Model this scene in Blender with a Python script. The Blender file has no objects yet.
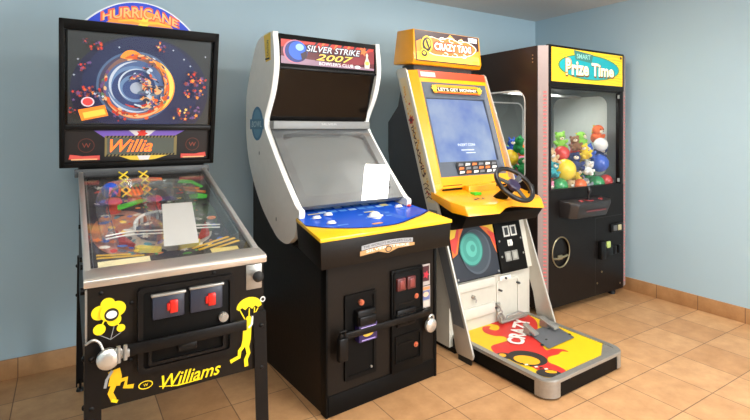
import bpy, bmesh, math, random
from mathutils import Vector, Matrix
random.seed(7)
S = bpy.context.scene
COL = S.collection

# ------------------------------------------------------------ camera, light, exposure
H = 1.35
YAW = 0.5645
cd = bpy.data.cameras.new('camera'); cam = bpy.data.objects.new('camera', cd); COL.objects.link(cam)
cam.location = (0, 0, H); cam.rotation_euler = (math.pi/2, 0, -YAW)
cd.sensor_width = 36; cd.lens = 36*487/750; cd.shift_y = -80.5/750; cd.clip_start = 0.02
S.camera = cam
S.view_settings.view_transform = 'Standard'; S.view_settings.look = 'None'
S.view_settings.gamma = 1; S.view_settings.use_curve_mapping = False
S.view_settings.exposure = 0.0
wd = bpy.data.worlds.new('room_air'); S.world = wd; wd.use_nodes = True
wd.node_tree.nodes['Background'].inputs[0].default_value = (0.75, 0.85, 1, 1)
wd.node_tree.nodes['Background'].inputs[1].default_value = 0.15

def area(name, loc, target, sx, sy, power, col):
    l = bpy.data.lights.new(name, 'AREA'); l.shape = 'RECTANGLE'; l.size = sx; l.size_y = sy
    l.energy = power; l.color = col
    o = bpy.data.objects.new(name, l); COL.objects.link(o); o.location = loc
    o.rotation_euler = (Vector(target)-Vector(loc)).to_track_quat('-Z', 'Y').to_euler()
    return o
area('window_daylight', (2.9, -2.25, 1.45), (2.2, 2.0, 0.9), 1.3, 1.6, 125, (0.95, 0.97, 1.0))
area('ceiling_light_near', (2.3, 0.4, 2.42), (2.3, 0.4, 0), 1.2, 0.6, 34, (1.0, 0.95, 0.87))
area('ceiling_light_left', (-0.35, -0.4, 2.41), (0.6, 2.0, 1.0), 1.0, 0.6, 50, (1.0, 0.97, 0.93))  # added fill that brightens left-facing panels and the left wall, not a fitting
area('ceiling_uplight', (1.5, 0.2, 2.05), (1.5, 0.2, 3.0), 1.6, 1.0, 105, (1.0, 0.96, 0.92))  # unseen upward fill, added to brighten the ceiling and soften the room light
area('ceiling_light_over_machines', (2.58, 2.16, 2.425), (2.58, 2.16, 0), 0.30, 0.34, 15, (1.0, 0.96, 0.9))

# ------------------------------------------------------------ materials
def lin(c):
    def f(v):
        v /= 255.0
        return v/12.92 if v <= 0.04045 else ((v+0.055)/1.055)**2.4
    return (f(c[0]), f(c[1]), f(c[2]), 1)
MATS = {}
def M(name, rgb=None, rough=0.45, metal=0.0, emit=0.0, var=0.06, scale=25.0, bump=0.0, coat=0.0, spec=0.5):
    if name in MATS: return MATS[name]
    m = bpy.data.materials.new(name); m.use_nodes = True; MATS[name] = m
    nt = m.node_tree; N = nt.nodes; L = nt.links; b = N['Principled BSDF']
    c = lin(rgb)
    tc = N.new('ShaderNodeTexCoord'); nz = N.new('ShaderNodeTexNoise'); nz.inputs['Scale'].default_value = scale
    nz.inputs['Detail'].default_value = 3
    L.new(tc.outputs['Object'], nz.inputs['Vector'])
    mx = N.new('ShaderNodeMix'); mx.data_type = 'RGBA'
    mx.inputs[6].default_value = tuple(v*(1-var) for v in c[:3])+(1,)
    mx.inputs[7].default_value = tuple(min(1, v*(1+var)) for v in c[:3])+(1,)
    L.new(nz.outputs['Fac'], mx.inputs[0]); L.new(mx.outputs[2], b.inputs['Base Color'])
    b.inputs['Roughness'].default_value = rough; b.inputs['Metallic'].default_value = metal
    b.inputs['Coat Weight'].default_value = coat; b.inputs['Coat Roughness'].default_value = 0.08
    b.inputs['Specular IOR Level'].default_value = spec
    if emit:
        L.new(mx.outputs[2], b.inputs['Emission Color']); b.inputs['Emission Strength'].default_value = emit
    if bump:
        bp = N.new('ShaderNodeBump'); bp.inputs['Strength'].default_value = bump; bp.inputs['Distance'].default_value = 0.004
        L.new(nz.outputs['Fac'], bp.inputs['Height']); L.new(bp.outputs['Normal'], b.inputs['Normal'])
    return m
def glass_mat(name, tint=(1, 1, 1), refl=1.0, rough=0.02, haze=0.0):
    m = bpy.data.materials.new(name); m.use_nodes = True; MATS[name] = m
    nt = m.node_tree; N = nt.nodes; L = nt.links
    for n in list(N):
        if n.type != 'OUTPUT_MATERIAL': N.remove(n)
    out = [n for n in N if n.type == 'OUTPUT_MATERIAL'][0]
    t = N.new('ShaderNodeBsdfTransparent'); t.inputs[0].default_value = (*tint, 1)
    g = N.new('ShaderNodeBsdfGlossy'); g.inputs['Roughness'].default_value = rough
    lw = N.new('ShaderNodeLayerWeight'); lw.inputs['Blend'].default_value = .5
    pw = N.new('ShaderNodeMath'); pw.operation = 'POWER'; pw.inputs[1].default_value = 5.0; L.new(lw.outputs['Facing'], pw.inputs[0])
    mu = N.new('ShaderNodeMath'); mu.operation = 'MULTIPLY_ADD'; mu.inputs[1].default_value = .9*refl; mu.inputs[2].default_value = .045*refl; mu.use_clamp = True
    L.new(pw.outputs[0], mu.inputs[0])
    mx = N.new('ShaderNodeMixShader'); L.new(mu.outputs[0], mx.inputs[0]); L.new(t.outputs[0], mx.inputs[1]); L.new(g.outputs[0], mx.inputs[2])
    last = mx
    if haze:
        d = N.new('ShaderNodeBsdfDiffuse'); d.inputs[0].default_value = (.8, .8, .8, 1)
        nz = N.new('ShaderNodeTexNoise'); nz.inputs['Scale'].default_value = 6
        m2 = N.new('ShaderNodeMath'); m2.operation = 'MULTIPLY'; m2.inputs[1].default_value = haze*2
        L.new(nz.outputs['Fac'], m2.inputs[0])
        mx2 = N.new('ShaderNodeMixShader'); L.new(m2.outputs[0], mx2.inputs[0]); L.new(mx.outputs[0], mx2.inputs[1]); L.new(d.outputs[0], mx2.inputs[2]); last = mx2
    L.new(last.outputs[0], out.inputs[0])
    return m
black = M('black_laminate', (15, 14, 13), 0.5, var=.15, spec=.1)
black_vinyl = M('black_vinyl', (27, 22, 18), 0.40, var=.2, scale=60, bump=.15, spec=.18)
dkgrey = M('dark_grey_plastic', (62, 64, 66), 0.5)
black_metal = M('black_metal', (17, 16, 16), 0.35, var=.2, spec=.22)
chrome = M('brushed_steel', (214, 213, 208), 0.28, .75, scale=80)
steel = M('worn_steel', (168, 166, 160), 0.36, .65, var=.15, scale=60)
offwhite = M('cream_paint', (238, 236, 228), 0.42)
white = M('white_plastic', (240, 240, 236), 0.4)
yellow = M('yellow_plastic', (246, 166, 10), 0.33, coat=.3)
rubber = M('black_rubber', (18, 18, 18), 0.6)
brass = M('brass_ring', (160, 148, 118), .35, .9)
glass = glass_mat('clear_glass', refl=1.0)
pin_glass = glass_mat('playfield_glass', (.97, .98, .98), 1.2, .03, haze=.018)
back_glass = glass_mat('backglass_pane', (1, 1, 1), .35, .05)
clear_plastic = glass_mat('clear_plastic', (.94, .96, .96), 1.3, .12, haze=.05)

# ------------------------------------------------------------ object helpers
def link(name, me, mats, parent=None):
    o = bpy.data.objects.new(name, me); COL.objects.link(o)
    for m in (mats if isinstance(mats, (list, tuple)) else [mats]): me.materials.append(m)
    if parent is not None: o.parent = parent
    return o
def tag(o, label, cat, group=None):
    o['label'] = label; o['category'] = cat
    if group: o['group'] = group
    return o
def thing(name, label, cat, loc, rot=0, group=None):
    o = bpy.data.objects.new(name, None); COL.objects.link(o); o.empty_display_size = .1
    o.location = loc; o.rotation_euler = (0, 0, math.radians(rot))
    return tag(o, label, cat, group)
class MB:
    def __init__(s): s.bm = bmesh.new(); s.mi = 0
    def _fin(s, verts, faces, bev=0, seg=2):
        for f in faces: f.material_index = s.mi
        if bev:
            es = list({e for f in faces for e in f.edges})
            bmesh.ops.bevel(s.bm, geom=es, offset=bev, segments=seg, profile=.5, affect='EDGES', clamp_overlap=True)
    def box(s, x0, x1, y0, y1, z0, z1, bev=0, mat=None, seg=2):
        c = [(x, y, z) for z in (z0, z1) for y in (y0, y1) for x in (x0, x1)]
        v = [s.bm.verts.new(Vector(p) if mat is None else mat @ Vector(p)) for p in c]
        F = [s.bm.faces.new([v[i] for i in q]) for q in ((0, 2, 3, 1), (4, 5, 7, 6), (0, 1, 5, 4), (2, 6, 7, 3), (0, 4, 6, 2), (1, 3, 7, 5))]
        s._fin(v, F, bev, seg); return s
    def loft(s, rings, cap=True, bev=0, closed=True):
        R = [[s.bm.verts.new(Vector(p)) for p in r] for r in rings]; F = []
        n = len(R[0])
        for a, b in zip(R, R[1:]):
            for i in range(n if closed else n-1):
                j = (i+1) % n
                F.append(s.bm.faces.new((a[i], a[j], b[j], b[i])))
        if cap and closed:
            F.append(s.bm.faces.new(R[0][::-1])); F.append(s.bm.faces.new(R[-1]))
        s._fin([v for r in R for v in r], F, bev); return s
    def prism_x(s, yz, x0, x1, bev=0):
        return s.loft([[(x0, y, z) for y, z in yz], [(x1, y, z) for y, z in yz]], bev=bev)
    def prism_z(s, xy, z0, z1, bev=0):
        return s.loft([[(x, y, z0) for x, y in xy], [(x, y, z1) for x, y in xy]], bev=bev)
    def prism_y(s, xz, y0, y1, bev=0):
        return s.loft([[(x, y0, z) for x, z in xz], [(x, y1, z) for x, z in xz]], bev=bev)
    def frame_for(s, d):
        d = Vector(d).normalized(); a = Vector((0, 0, 1)) if abs(d.z) < .9 else Vector((1, 0, 0))
        u = d.cross(a).normalized(); return u, d.cross(u).normalized()
    def cyl(s, p0, p1, r0, r1=None, n=20, cap=True):
        p0, p1 = Vector(p0), Vector(p1); r1 = r0 if r1 is None else r1
        u, v = s.frame_for(p1-p0)
        ang = [2*math.pi*i/n for i in range(n)]
        return s.loft([[p0+(u*math.cos(a)+v*math.sin(a))*r0 for a in ang], [p1+(u*math.cos(a)+v*math.sin(a))*r1 for a in ang]], cap)
    def tube(s, pts, r, n=8, closed=False):
        pts = [Vector(p) for p in pts]; rings = []; k = len(pts); u = None
        for i, p in enumerate(pts):
            d = (pts[(i+1) % k]-pts[i-1]) if (closed or 0 < i < k-1) else (pts[1]-pts[0] if i == 0 else pts[-1]-pts[-2])
            d.normalize()
            if u is None: u, _ = s.frame_for(d)
            u = (u-d*u.dot(d)).normalized(); v = d.cross(u)
            rings.append([p+(u*math.cos(2*math.pi*j/n)+v*math.sin(2*math.pi*j/n))*r for j in range(n)])
        if closed: rings.append(rings[0]); return s.loft(rings, cap=False)
        return s.loft(rings)
    def sphere(s, c, r, n=14, sc=(1, 1, 1), rot=None):
        c = Vector(c); rings = []
        for i in range(1, n//2):
            t = math.pi*i/(n//2); ring = []
            for j in range(n):
                a = 2*math.pi*j/n
                p = Vector((math.sin(t)*math.cos(a)*sc[0], math.sin(t)*math.sin(a)*sc[1], -math.cos(t)*sc[2]))*r
                if rot: p = rot @ p
                ring.append(c+p)
            rings.append(ring)
        b = Vector((0, 0, -r*sc[2])); t = Vector((0, 0, r*sc[2]))
        if rot: b = rot @ b; t = rot @ t
        R = [[s.bm.verts.new(p) for p in r_] for r_ in rings]; F = []
        for a, bb in zip(R, R[1:]):
            for i in range(n): F.append(s.bm.faces.new((a[i], a[(i+1) % n], bb[(i+1) % n], bb[i])))
        vb = s.bm.verts.new(c+b); vt = s.bm.verts.new(c+t)
        for i in range(n):
            F.append(s.bm.faces.new((vb, R[0][(i+1) % n], R[0][i]))); F.append(s.bm.faces.new((vt, R[-1][i], R[-1][(i+1) % n])))
        s._fin(None, F); return s
    def dome(s, c, d, r, h, n=18):
        c = Vector(c); d = Vector(d).normalized(); u, v = s.frame_for(d); rings = []
        for k in range(5):
            t = math.pi/2*k/5
            rings.append([c+d*h*math.sin(t)+(u*math.cos(2*math.pi*j/n)+v*math.sin(2*math.pi*j/n))*r*math.cos(t) for j in range(n)])
        return s.loft(rings)
    def lathe(s, c, d, prof, n=24):
        c = Vector(c); d = Vector(d).normalized(); u, v = s.frame_for(d)
        return s.loft([[c+d*h+(u*math.cos(2*math.pi*j/n)+v*math.sin(2*math.pi*j/n))*max(r, 1e-4) for j in range(n)] for r, h in prof])
    def torus(s, c, d, R, r, n=28, k=8):
        c = Vector(c); u, v = s.frame_for(d)
        return s.tube([c+(u*math.cos(2*math.pi*i/n)+v*math.sin(2*math.pi*i/n))*R for i in range(n)], r, k, closed=True)
    def holed(s, outer, inner, depth, to3):
        """flat panel with a hole; to3(u,v,d) -> local point"""
        bm = s.bm; E = []
        vs = []
        for loop in (outer, inner):
            V = [bm.verts.new(Vector(to3(u, v, 0))) for u, v in loop]; vs += V
            for i in range(len(V)): E.append(bm.edges.new((V[i], V[(i+1) % len(V)])))
        g = bmesh.ops.triangle_fill(bm, use_beauty=True, use_dissolve=False, edges=E)
        F = [f for f in g['geom'] if isinstance(f, bmesh.types.BMFace)]
        d = Vector(to3(0, 0, depth))-Vector(to3(0, 0, 0))
        g = bmesh.ops.extrude_face_region(bm, geom=F)
        nv = [x for x in g['geom'] if isinstance(x, bmesh.types.BMVert)]
        bmesh.ops.translate(bm, vec=d, verts=nv)
        for f in bm.faces: f.material_index = f.material_index
        return s
    def build(s, name, mats, parent=None, smooth=35):
        bmesh.ops.remove_doubles(s.bm, verts=s.bm.verts, dist=1e-6)
        bmesh.ops.recalc_face_normals(s.bm, faces=s.bm.faces)
        me = bpy.data.meshes.new(name); s.bm.to_mesh(me); s.bm.free()
        if smooth:
            me.polygons.foreach_set('use_smooth', [True]*len(me.polygons))
            me.set_sharp_from_angle(angle=math.radians(smooth))
        return link(name, me, mats, parent)

def ell(cx, cy, rx, ry, n=32, a0=0, a1=360, rot=0):
    r = math.radians(rot); out = []
    full = abs(a1-a0) >= 360
    for i in range(n if full else n+1):
        a = math.radians(a0+(a1-a0)*i/n); x, y = rx*math.cos(a), ry*math.sin(a)
        out.append((cx+x*math.cos(r)-y*math.sin(r), cy+x*math.sin(r)+y*math.cos(r)))
    return out
def rrect(x0, x1, y0, y1, r, n=6):
    out = []
    for cx, cy, a in ((x1-r, y1-r, 0), (x0+r, y1-r, 90), (x0+r, y0+r, 180), (x1-r, y0+r, 270)):
        out += [(cx+r*math.cos(math.radians(a+90*i/n)), cy+r*math.sin(math.radians(a+90*i/n))) for i in range(n+1)]
    return out
def smooth_path(P, k=5, closed=False):
    out = []; n = len(P)
    for i in range(n if closed else n-1):
        g = lambda j: P[j % n] if closed else P[max(0, min(n-1, j))]
        a, b, c, d = g(i-1), g(i), g(i+1), g(i+2)
        for q in range(k):
            t = q/k
            out.append(tuple(.5*((2*b[m])+(-a[m]+c[m])*t+(2*a[m]-5*b[m]+4*c[m]-d[m])*t*t+(-a[m]+3*b[m]-3*c[m]+d[m])*t**3) for m in range(len(b))))
    if not closed: out.append(tuple(P[-1]))
    return out
def star(cx, cy, r, n=8, inner=.5, rot=0):
    return [(cx+(r if i % 2 == 0 else r*inner)*math.cos(math.pi*i/n+rot), cy+(r if i % 2 == 0 else r*inner)*math.sin(math.pi*i/n+rot)) for i in range(2*n)]

TXT = {}
def text_mesh(body, shear=0, bold=0.0, space=1.0):
    k = (body, shear, bold, space)
    if k in TXT: return TXT[k]
    cu = bpy.data.curves.new('lettering', 'FONT'); cu.body = body; cu.shear = shear; cu.offset = bold; cu.space_character = space
    cu.resolution_u = 3
    o = bpy.data.objects.new('lettering', cu); COL.objects.link(o)
    bpy.context.view_layer.update()
    dg = bpy.context.evaluated_depsgraph_get()
    me = bpy.data.meshes.new_from_object(o.evaluated_get(dg))
    V = [(v.co.x, v.co.y) for v in me.vertices]; F = [tuple(p.vertices) for p in me.polygons]
    bpy.data.objects.remove(o); bpy.data.curves.remove(cu); bpy.data.meshes.remove(me)
    TXT[k] = (V, F); return V, F
class Art:
    """flat printed or moulded graphics in layers on a panel: O origin, U and V in-plane axes, normal U x V"""
    def __init__(s, O, U, V, step=.0007, base=.0008):
        s.O = Vector(O); s.U = Vector(U).normalized(); s.V = Vector(V).normalized(); s.N = s.U.cross(s.V)
        s.v = []; s.f = []; s.m = []; s.mats = []; s.h = base; s.step = step
    def mi(s, m):
        if m not in s.mats: s.mats.append(m)
        return s.mats.index(m)
    def P(s, u, v, h=None): return s.O+s.U*u+s.V*v+s.N*(s.h if h is None else h)
    def up(s): s.h += s.step; return s
    def poly(s, pts, m, up=True):
        b = len(s.v)
        A = sum(pts[i-1][0]*pts[i][1]-pts[i][0]*pts[i-1][1] for i in range(len(pts)))
        if A < 0: pts = pts[::-1]
        s.v += [s.P(*p) for p in pts]; s.f.append(tuple(range(b, b+len(pts)))); s.m.append(s.mi(m))
        if up: s.up()
        return s
    def rect(s, u0, u1, v0, v1, m, up=True): return s.poly([(u0, v0), (u1, v0), (u1, v1), (u0, v1)], m, up)
    def line(s, pts, w, m, up=True, taper=False):
        n = len(pts); L = []; R = []
        for i in range(n):
            a = pts[max(0, i-1)]; b = pts[min(n-1, i+1)]
            d = Vector((b[0]-a[0], b[1]-a[1])); d.normalize(); q = Vector((-d.y, d.x))*w/2
            if taper: q *= math.sin(math.pi*(i+.6)/(n+.2))
            L.append((pts[i][0]+q.x, pts[i][1]+q.y)); R.append((pts[i][0]-q.x, pts[i][1]-q.y))
        b = len(s.v); s.v += [s.P(*p) for p in L]+[s.P(*p) for p in R]
        for i in range(n-1):
            s.f.append((b+n+i, b+n+i+1, b+i+1, b+i)); s.m.append(s.mi(m))
        if up: s.up()
        return s
    def text(s, body, cx, cy, w, h, m, shear=0, bold=0.0, rot=0, warp=None, up=True, space=1.0):
        V, F = text_mesh(body, shear, bold, space)
        x0 = min(p[0] for p in V); x1 = max(p[0] for p in V); y0 = min(p[1] for p in V); y1 = max(p[1] for p in V)
        r = math.radians(rot); b = len(s.v)
        for x, y in V:
            u = ((x-x0)/(x1-x0)-.5)*w; v = ((y-y0)/(y1-y0)-.5)*h
            if warp: u, v = warp(u/w*2, v, u)
            s.v.append(s.P(cx+u*math.cos(r)-v*math.sin(r), cy+u*math.sin(r)+v*math.cos(r)))
        k = s.mi(m)
        for f in F: s.f.append(tuple(b+i for i in f)); s.m.append(k)
        if up: s.up()
        return s
    def build(s, name, parent):
        me = bpy.data.meshes.new(name); me.from_pydata([tuple(v) for v in s.v], [], s.f)
        me.polygons.foreach_set('material_index', s.m)
        return link(name, me, s.mats, parent)
def ink(name, rgb, emit=0.0, rough=.4): return M('ink_'+name, rgb, rough, emit=emit, var=.04)

# ------------------------------------------------------------ room
XR, YB, ZC, XL, YF = 4.0, 3.29, 2.44, -1.3, -2.4
def struct(o, name=None): o['kind'] = 'structure'; return o
def room_mat(name, rgb, rough, scale, var, bump):
    return M(name, rgb, rough, var=var, scale=scale, bump=bump)
wall_m = room_mat('pale_blue_wall_paint', (166, 191, 203), .55, 3.0, .03, .02)
ceil_m = room_mat('white_ceiling_paint', (214, 212, 208), .8, 60, .03, .2)
def tile_mat(name, x0, y0, axes='xy', w=.302, h=.302):
    m = bpy.data.materials.new(name); m.use_nodes = True
    N = m.node_tree.nodes; L = m.node_tree.links; b = N['Principled BSDF']
    g = N.new('ShaderNodeNewGeometry'); sp = N.new('ShaderNodeSeparateXYZ'); L.new(g.outputs['Position'], sp.inputs[0])
    cb = N.new('ShaderNodeCombineXYZ')
    def off(k, o):
        a = N.new('ShaderNodeMath'); a.operation = 'SUBTRACT'; a.inputs[1].default_value = o
        L.new(sp.outputs[k], a.inputs[0]); return a.outputs[0]
    L.new(off('XYZ'.index(axes[0].upper()), x0), cb.inputs[0]); L.new(off('XYZ'.index(axes[1].upper()), y0), cb.inputs[1])
    br = N.new('ShaderNodeTexBrick'); br.offset = 0; br.squash = 1
    br.inputs['Scale'].default_value = 1; br.inputs['Mortar Size'].default_value = .0028; br.inputs['Mortar Smooth'].default_value = .25
    br.inputs['Brick Width'].default_value = w; br.inputs['Row Height'].default_value = h
    br.inputs['Color1'].default_value = lin((182, 138, 94)); br.inputs['Color2'].default_value = lin((201, 160, 116))
    br.inputs['Mortar'].default_value = lin((122, 92, 64))
    L.new(cb.outputs[0], br.inputs['Vector'])
    n1 = N.new('ShaderNodeTexNoise'); n1.inputs['Scale'].default_value = 9; n1.inputs['Detail'].default_value = 6; n1.inputs['Roughness'].default_value = .62
    n2 = N.new('ShaderNodeTexNoise'); n2.inputs['Scale'].default_value = 55; n2.inputs['Detail'].default_value = 3
    L.new(g.outputs['Position'], n1.inputs['Vector']); L.new(g.outputs['Position'], n2.inputs['Vector'])
    cr = N.new('ShaderNodeValToRGB'); cr.color_ramp.elements[0].position = .32; cr.color_ramp.elements[0].color = (.74, .66, .57, 1)
    cr.color_ramp.elements[1].position = .68; cr.color_ramp.elements[1].color = (1.06, 1.04, 1.0, 1)
    L.new(n1.outputs['Fac'], cr.inputs[0])
    mm = N.new('ShaderNodeMix'); mm.data_type = 'RGBA'; mm.blend_type = 'MULTIPLY'; mm.inputs[0].default_value = .8
    L.new(br.outputs['Color'], mm.inputs[6]); L.new(cr.outputs[0], mm.inputs[7])
    c2 = N.new('ShaderNodeValToRGB'); c2.color_ramp.elements[0].color = (.86, .82, .78, 1); c2.color_ramp.elements[1].color = (1.05, 1.05, 1.05, 1)
    L.new(n2.outputs['Fac'], c2.inputs[0])
    m2 = N.new('ShaderNodeMix'); m2.data_type = 'RGBA'; m2.blend_type = 'MULTIPLY'; m2.inputs[0].default_value = .6
    L.new(mm.outputs[2], m2.inputs[6]); L.new(c2.outputs[0], m2.inputs[7])
    L.new(m2.outputs[2], b.inputs['Base Color'])
    b.inputs['Roughness'].default_value = .5
    bp = N.new('ShaderNodeBump'); bp.inputs['Strength'].default_value = .35; bp.inputs['Distance'].default_value = .003
    inv = N.new('ShaderNodeMath'); inv.operation = 'SUBTRACT'; inv.inputs[0].default_value = 1.0
    L.new(br.outputs['Fac'], inv.inputs[1]); L.new(inv.outputs[0], bp.inputs['Height']); L.new(bp.outputs['Normal'], b.inputs['Normal'])
    return m
floor_m = tile_mat('sandstone_floor_tiles', 0.078, 1.182)
base_mx = tile_mat('sandstone_base_tiles_along_x', 0.078, -.1, 'xz', .302, .5)
base_my = tile_mat('sandstone_base_tiles_along_y', 1.182, -.1, 'yz', .302, .5)
t = .1
struct(MB().box(XL, XR, YF, YB, -t, 0).build('floor', floor_m))
struct(MB().box(XL, XR, YF, YB, ZC, ZC+t).build('ceiling', ceil_m))
struct(MB().box(XL-t, XR+t, YB, YB+t, -t, ZC+t).build('wall_back', wall_m))
struct(MB().box(XR, XR+t, YF-t, YB, -t, ZC+t).build('wall_right', wall_m))
struct(MB().box(XL-t, XL, YF-t, YB, -t, ZC+t).build('wall_left', wall_m))
struct(MB().box(XL, XR, YF-t, YF, -t, ZC+t).build('wall_front', wall_m))
struct(MB().box(XL, XR-.012, YB-.012, YB, 0, .107, .003).build('baseboard_back', base_mx))
struct(MB().box(XR-.012, XR, YF, YB, 0, .107, .003).build('baseboard_right', base_my))

# ------------------------------------------------------------ pinball machine
def pinball():
    T = thing('pinball_machine', 'black pinball machine with a lit storm backglass, arched topper and yellow balloon art', 'pinball machine', (.33, 1.72, 0))
    # body: open-topped, floor of the playfield inside
    hw = .277
    mb = MB()
    side = [(0, .487), (0, .868), (.06, .884), (.90, 1.125), (1.22, 1.125), (1.22, .52), (.40, .487)]
    mb.prism_x(side, -hw, -hw+.02); mb.prism_x(side, hw-.02, hw)
    mb.box(-hw+.02, hw-.02, 0, .02, .487, .868); mb.box(-hw+.02, hw-.02, 1.2, 1.22, .52, 1.125)
    mb.box(-hw+.02, hw-.02, .02, 1.2, .50, .52)
    mb.box(-hw+.02, hw-.02, .93, 1.2, 1.10, 1.125)
    mb.build('cabinet', black_vinyl, T)
    # playfield
    pu = Vector((0, .84, .245)).normalized()
    O = Vector((0, .06, .822))
    A = Art(O, (1, 0, 0), pu)
    LP = .88; w = hw-.022
    I = ink
    pf = I('playfield_dark', (58, 50, 58)); A.rect(-w, w, 0, LP, pf)
    rnd = random.Random(3)
    cols = [I('pf_red', (206, 60, 40), .2), I('pf_orange', (236, 130, 60), .2), I('pf_blue', (60, 96, 180), .1), I('pf_pale', (226, 220, 206), .1), I('pf_green', (80, 170, 60), .1), I('pf_yellow', (236, 196, 50), .2), I('pf_teal', (90, 150, 160)), I('pf_pale', (226, 220, 206), .1), I('pf_black', (24, 22, 24)), I('pf_grey', (120, 120, 124))]
    A.poly(ell(-.13, .42, .12, .2), I('pf_peach', (198, 130, 100)))
    A.poly(ell(.02, .36, .17, .14), I('pf_cream', (196, 186, 170)))
    A.poly(ell(.15, .55, .1, .22), I('pf_moss', (70, 96, 66)))
    A.poly(ell(0, .40, .10, .10), I('pf_slate', (92, 100, 120)))
    for k in range(190):
        u = rnd.uniform(-w+.02, w-.04); v = rnd.uniform(.12, .86); r = rnd.uniform(.006, .022)
        c = rnd.choice(cols)
        if k % 3: A.poly(ell(u, v, r, r*rnd.uniform(.4, 1), 14, rot=rnd.uniform(0, 180)), c, up=(k % 6 == 0))
        else: A.poly(star(u, v, r, 6, .5, rnd.random()), c, up=(k % 6 == 0))
    A.build('playfield', T)
    def q(u, v, h): return O+Vector((1, 0, 0))*u+pu*v+Vector((1, 0, 0)).cross(pu)*h
    # apron with its cards
    ap = Art(O+Vector((1, 0, 0)).cross(pu)*.058, (1, 0, 0), pu)
    ap.poly([(-w, 0), (w, 0), (w, .20), (.12, .125), (.05, .085), (-.05, .085), (-.12, .12), (-w, .17)], I('apron_black', (40, 36, 32)))
    ap.rect(-w+.012, -.085, .066, .104, I('card_cream', (250, 238, 190)))
    yl = I('apron_yellow', (216, 170, 30))
    for a, b in (((-w+.01, .128), (-.10, .112)), ((-w+.01, .148), (-.14, .130)), ((.06, .115), (.21, .175)), ((.08, .100), (.23, .158)), ((.12, .09), (.24, .135))):
        ap.line([a, b], .012, yl, up=False)
    ap.up(); ap.rect(.12, .22, .066, .095, I('card_tan', (216, 196, 120)))
    ap.build('apron', T)
    # flippers, slingshots, bumpers, posts
    for sx in (-1, 1):
        mb = MB(); p0 = q(sx*.105, .23, .02); p1 = q(sx*.035, .205, .02)
        n = Vector((1, 0, 0)).cross(pu)
        d = (p1-p0).normalized(); s2 = n.cross(d)
        ring = lambda h: [p0+s2*.012+n*h, p0-d*.012+n*h, p0-s2*.012+n*h, p1-s2*.006+n*h, p1+d*.006+n*h, p1+s2*.006+n*h]
        mb.loft([ring(-.008), ring(.012)]); mb.build('flipper', M('flipper_yellow', (236, 214, 90), .4), T)
        mb = MB(); tri = [(sx*.165, .29), (sx*.115, .26), (sx*.17, .39)]
        mb.loft([[q(u, v, .012) for u, v in tri], [q(u, v, .03) for u, v in tri]]); mb.build('slingshot', M('slingshot_red', (180, 60, 44), .35), T)
    for u, v, rgb in ((-.16, .62, (216, 70, 40)), (-.07, .70, (226, 110, 40)), (.0, .62, (196, 60, 60))):
        mb = MB(); mb.lathe(q(u, v, .002), Vector((1, 0, 0)).cross(pu), [(.03, 0), (.028, .02), (.018, .022), (.018, .04), (.034, .044), (.030, .052), (.0, .056)])
        mb.build('pop_bumper', M('bumper_%d' % rgb[0], rgb, .3), T)
    mb = MB(); mb.sphere(q(-.165, .74, .05), .036); mb.build('blue_dome', M('pf_dome_blue', (40, 80, 190), .25), T)
    # yellow crossed toy frame (a wheel on the playfield)
    for u in (-.105, -.02):
        mb = MB()
        for k in range(4):
            v0 = .66+.05*k
            mb.tube([q(u-.018, v0, .05+.01*k), q(u+.018, v0+.05, .06+.01*k)], .0035, 6); mb.tube([q(u+.018, v0, .05+.01*k), q(u-.018, v0+.05, .06+.01*k)], .0035, 6)
        mb.build('lattice_wheel', M('lattice_yellow', (240, 210, 50), .35), T)
    # green plastics
    for pts in ([(-.15, .53), (-.04, .60), (-.03, .62), (-.06, .62), (-.15, .57)], [(.15, .60), (.22, .59), (.23, .62), (.19, .645), (.15, .63)], [(.13, .80), (.19, .78), (.22, .72), (.235, .73), (.20, .81), (.15, .83)]):
        mb = MB(); mb.loft([[q(u, v, .045) for u, v in pts], [q(u, v, .05) for u, v in pts]]); mb.build('green_plastic', M('plastic_green', (70, 200, 50), .3), T)
    for pts in ([(.10, .74), (.21, .70), (.215, .715), (.10, .757)], [(.12, .70), (.23, .655), (.235, .67), (.12, .715)]):
        mb = MB(); mb.loft([[q(u, v, .045) for u, v in pts], [q(u, v, .05) for u, v in pts]]); mb.build('orange_plastic', M('plastic_orange', (214, 120, 40), .3), T)
    mb = MB()
    pts = [(-.17, .80), (-.02, .84), (.06, .83), (.06, .80), (-.02, .80), (-.16, .765)]
    mb.loft([[q(u, v, .06) for u, v in pts], [q(u, v, .066) for u, v in pts]]); mb.build('red_plastic', M('plastic_red', (232, 66, 44), .3), T)
    # clear ramps
    def ramp(path, wd, name):
        P = smooth_path(path, 6); mb = MB(); n = Vector((1, 0, 0)).cross(pu); rings = []
        for i, p in enumerate(P):
            a = P[max(0, i-1)]; b = P[min(len(P)-1, i+1)]
            d = Vector((b[0]-a[0], b[1]-a[1])).normalized(); s = Vector((-d.y, d.x))*wd/2
            c = lambda k, h: q(p[0]+s.x*k, p[1]+s.y*k, p[2]+h)
            rings.append([c(-1, .022), c(-1, 0), c(1, 0), c(1, .022), c(.94, .022), c(.94, .003), c(-.94, .003), c(-.94, .022)])
        mb.loft(rings); mb.build(name, clear_plastic, T)
    ramp([(-.02, .40, .02), (-.03, .55, .05), (.0, .68, .06), (.07, .74, .06), (.14, .70, .06), (.15, .58, .055), (.12, .45, .05), (.17, .32, .045)], .05, 'clear_ramp')
    ramp([(.08, .42, .02), (.09, .56, .05), (.06, .68, .065), (-.04, .76, .07), (-.16, .72, .065), (-.205, .58, .055), (-.205, .40, .05), (-.20, .28, .045)], .045, 'clear_ramp')
    mb = MB()
    for h in (0, .012):
        mb.tube(smooth_path([q(-.21, .27, .055+h), q(-.12, .285, .055+h), q(.0, .27, .055+h), q(.10, .285, .055+h), q(.2, .27, .055+h)], 5), .003, 6)
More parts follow.
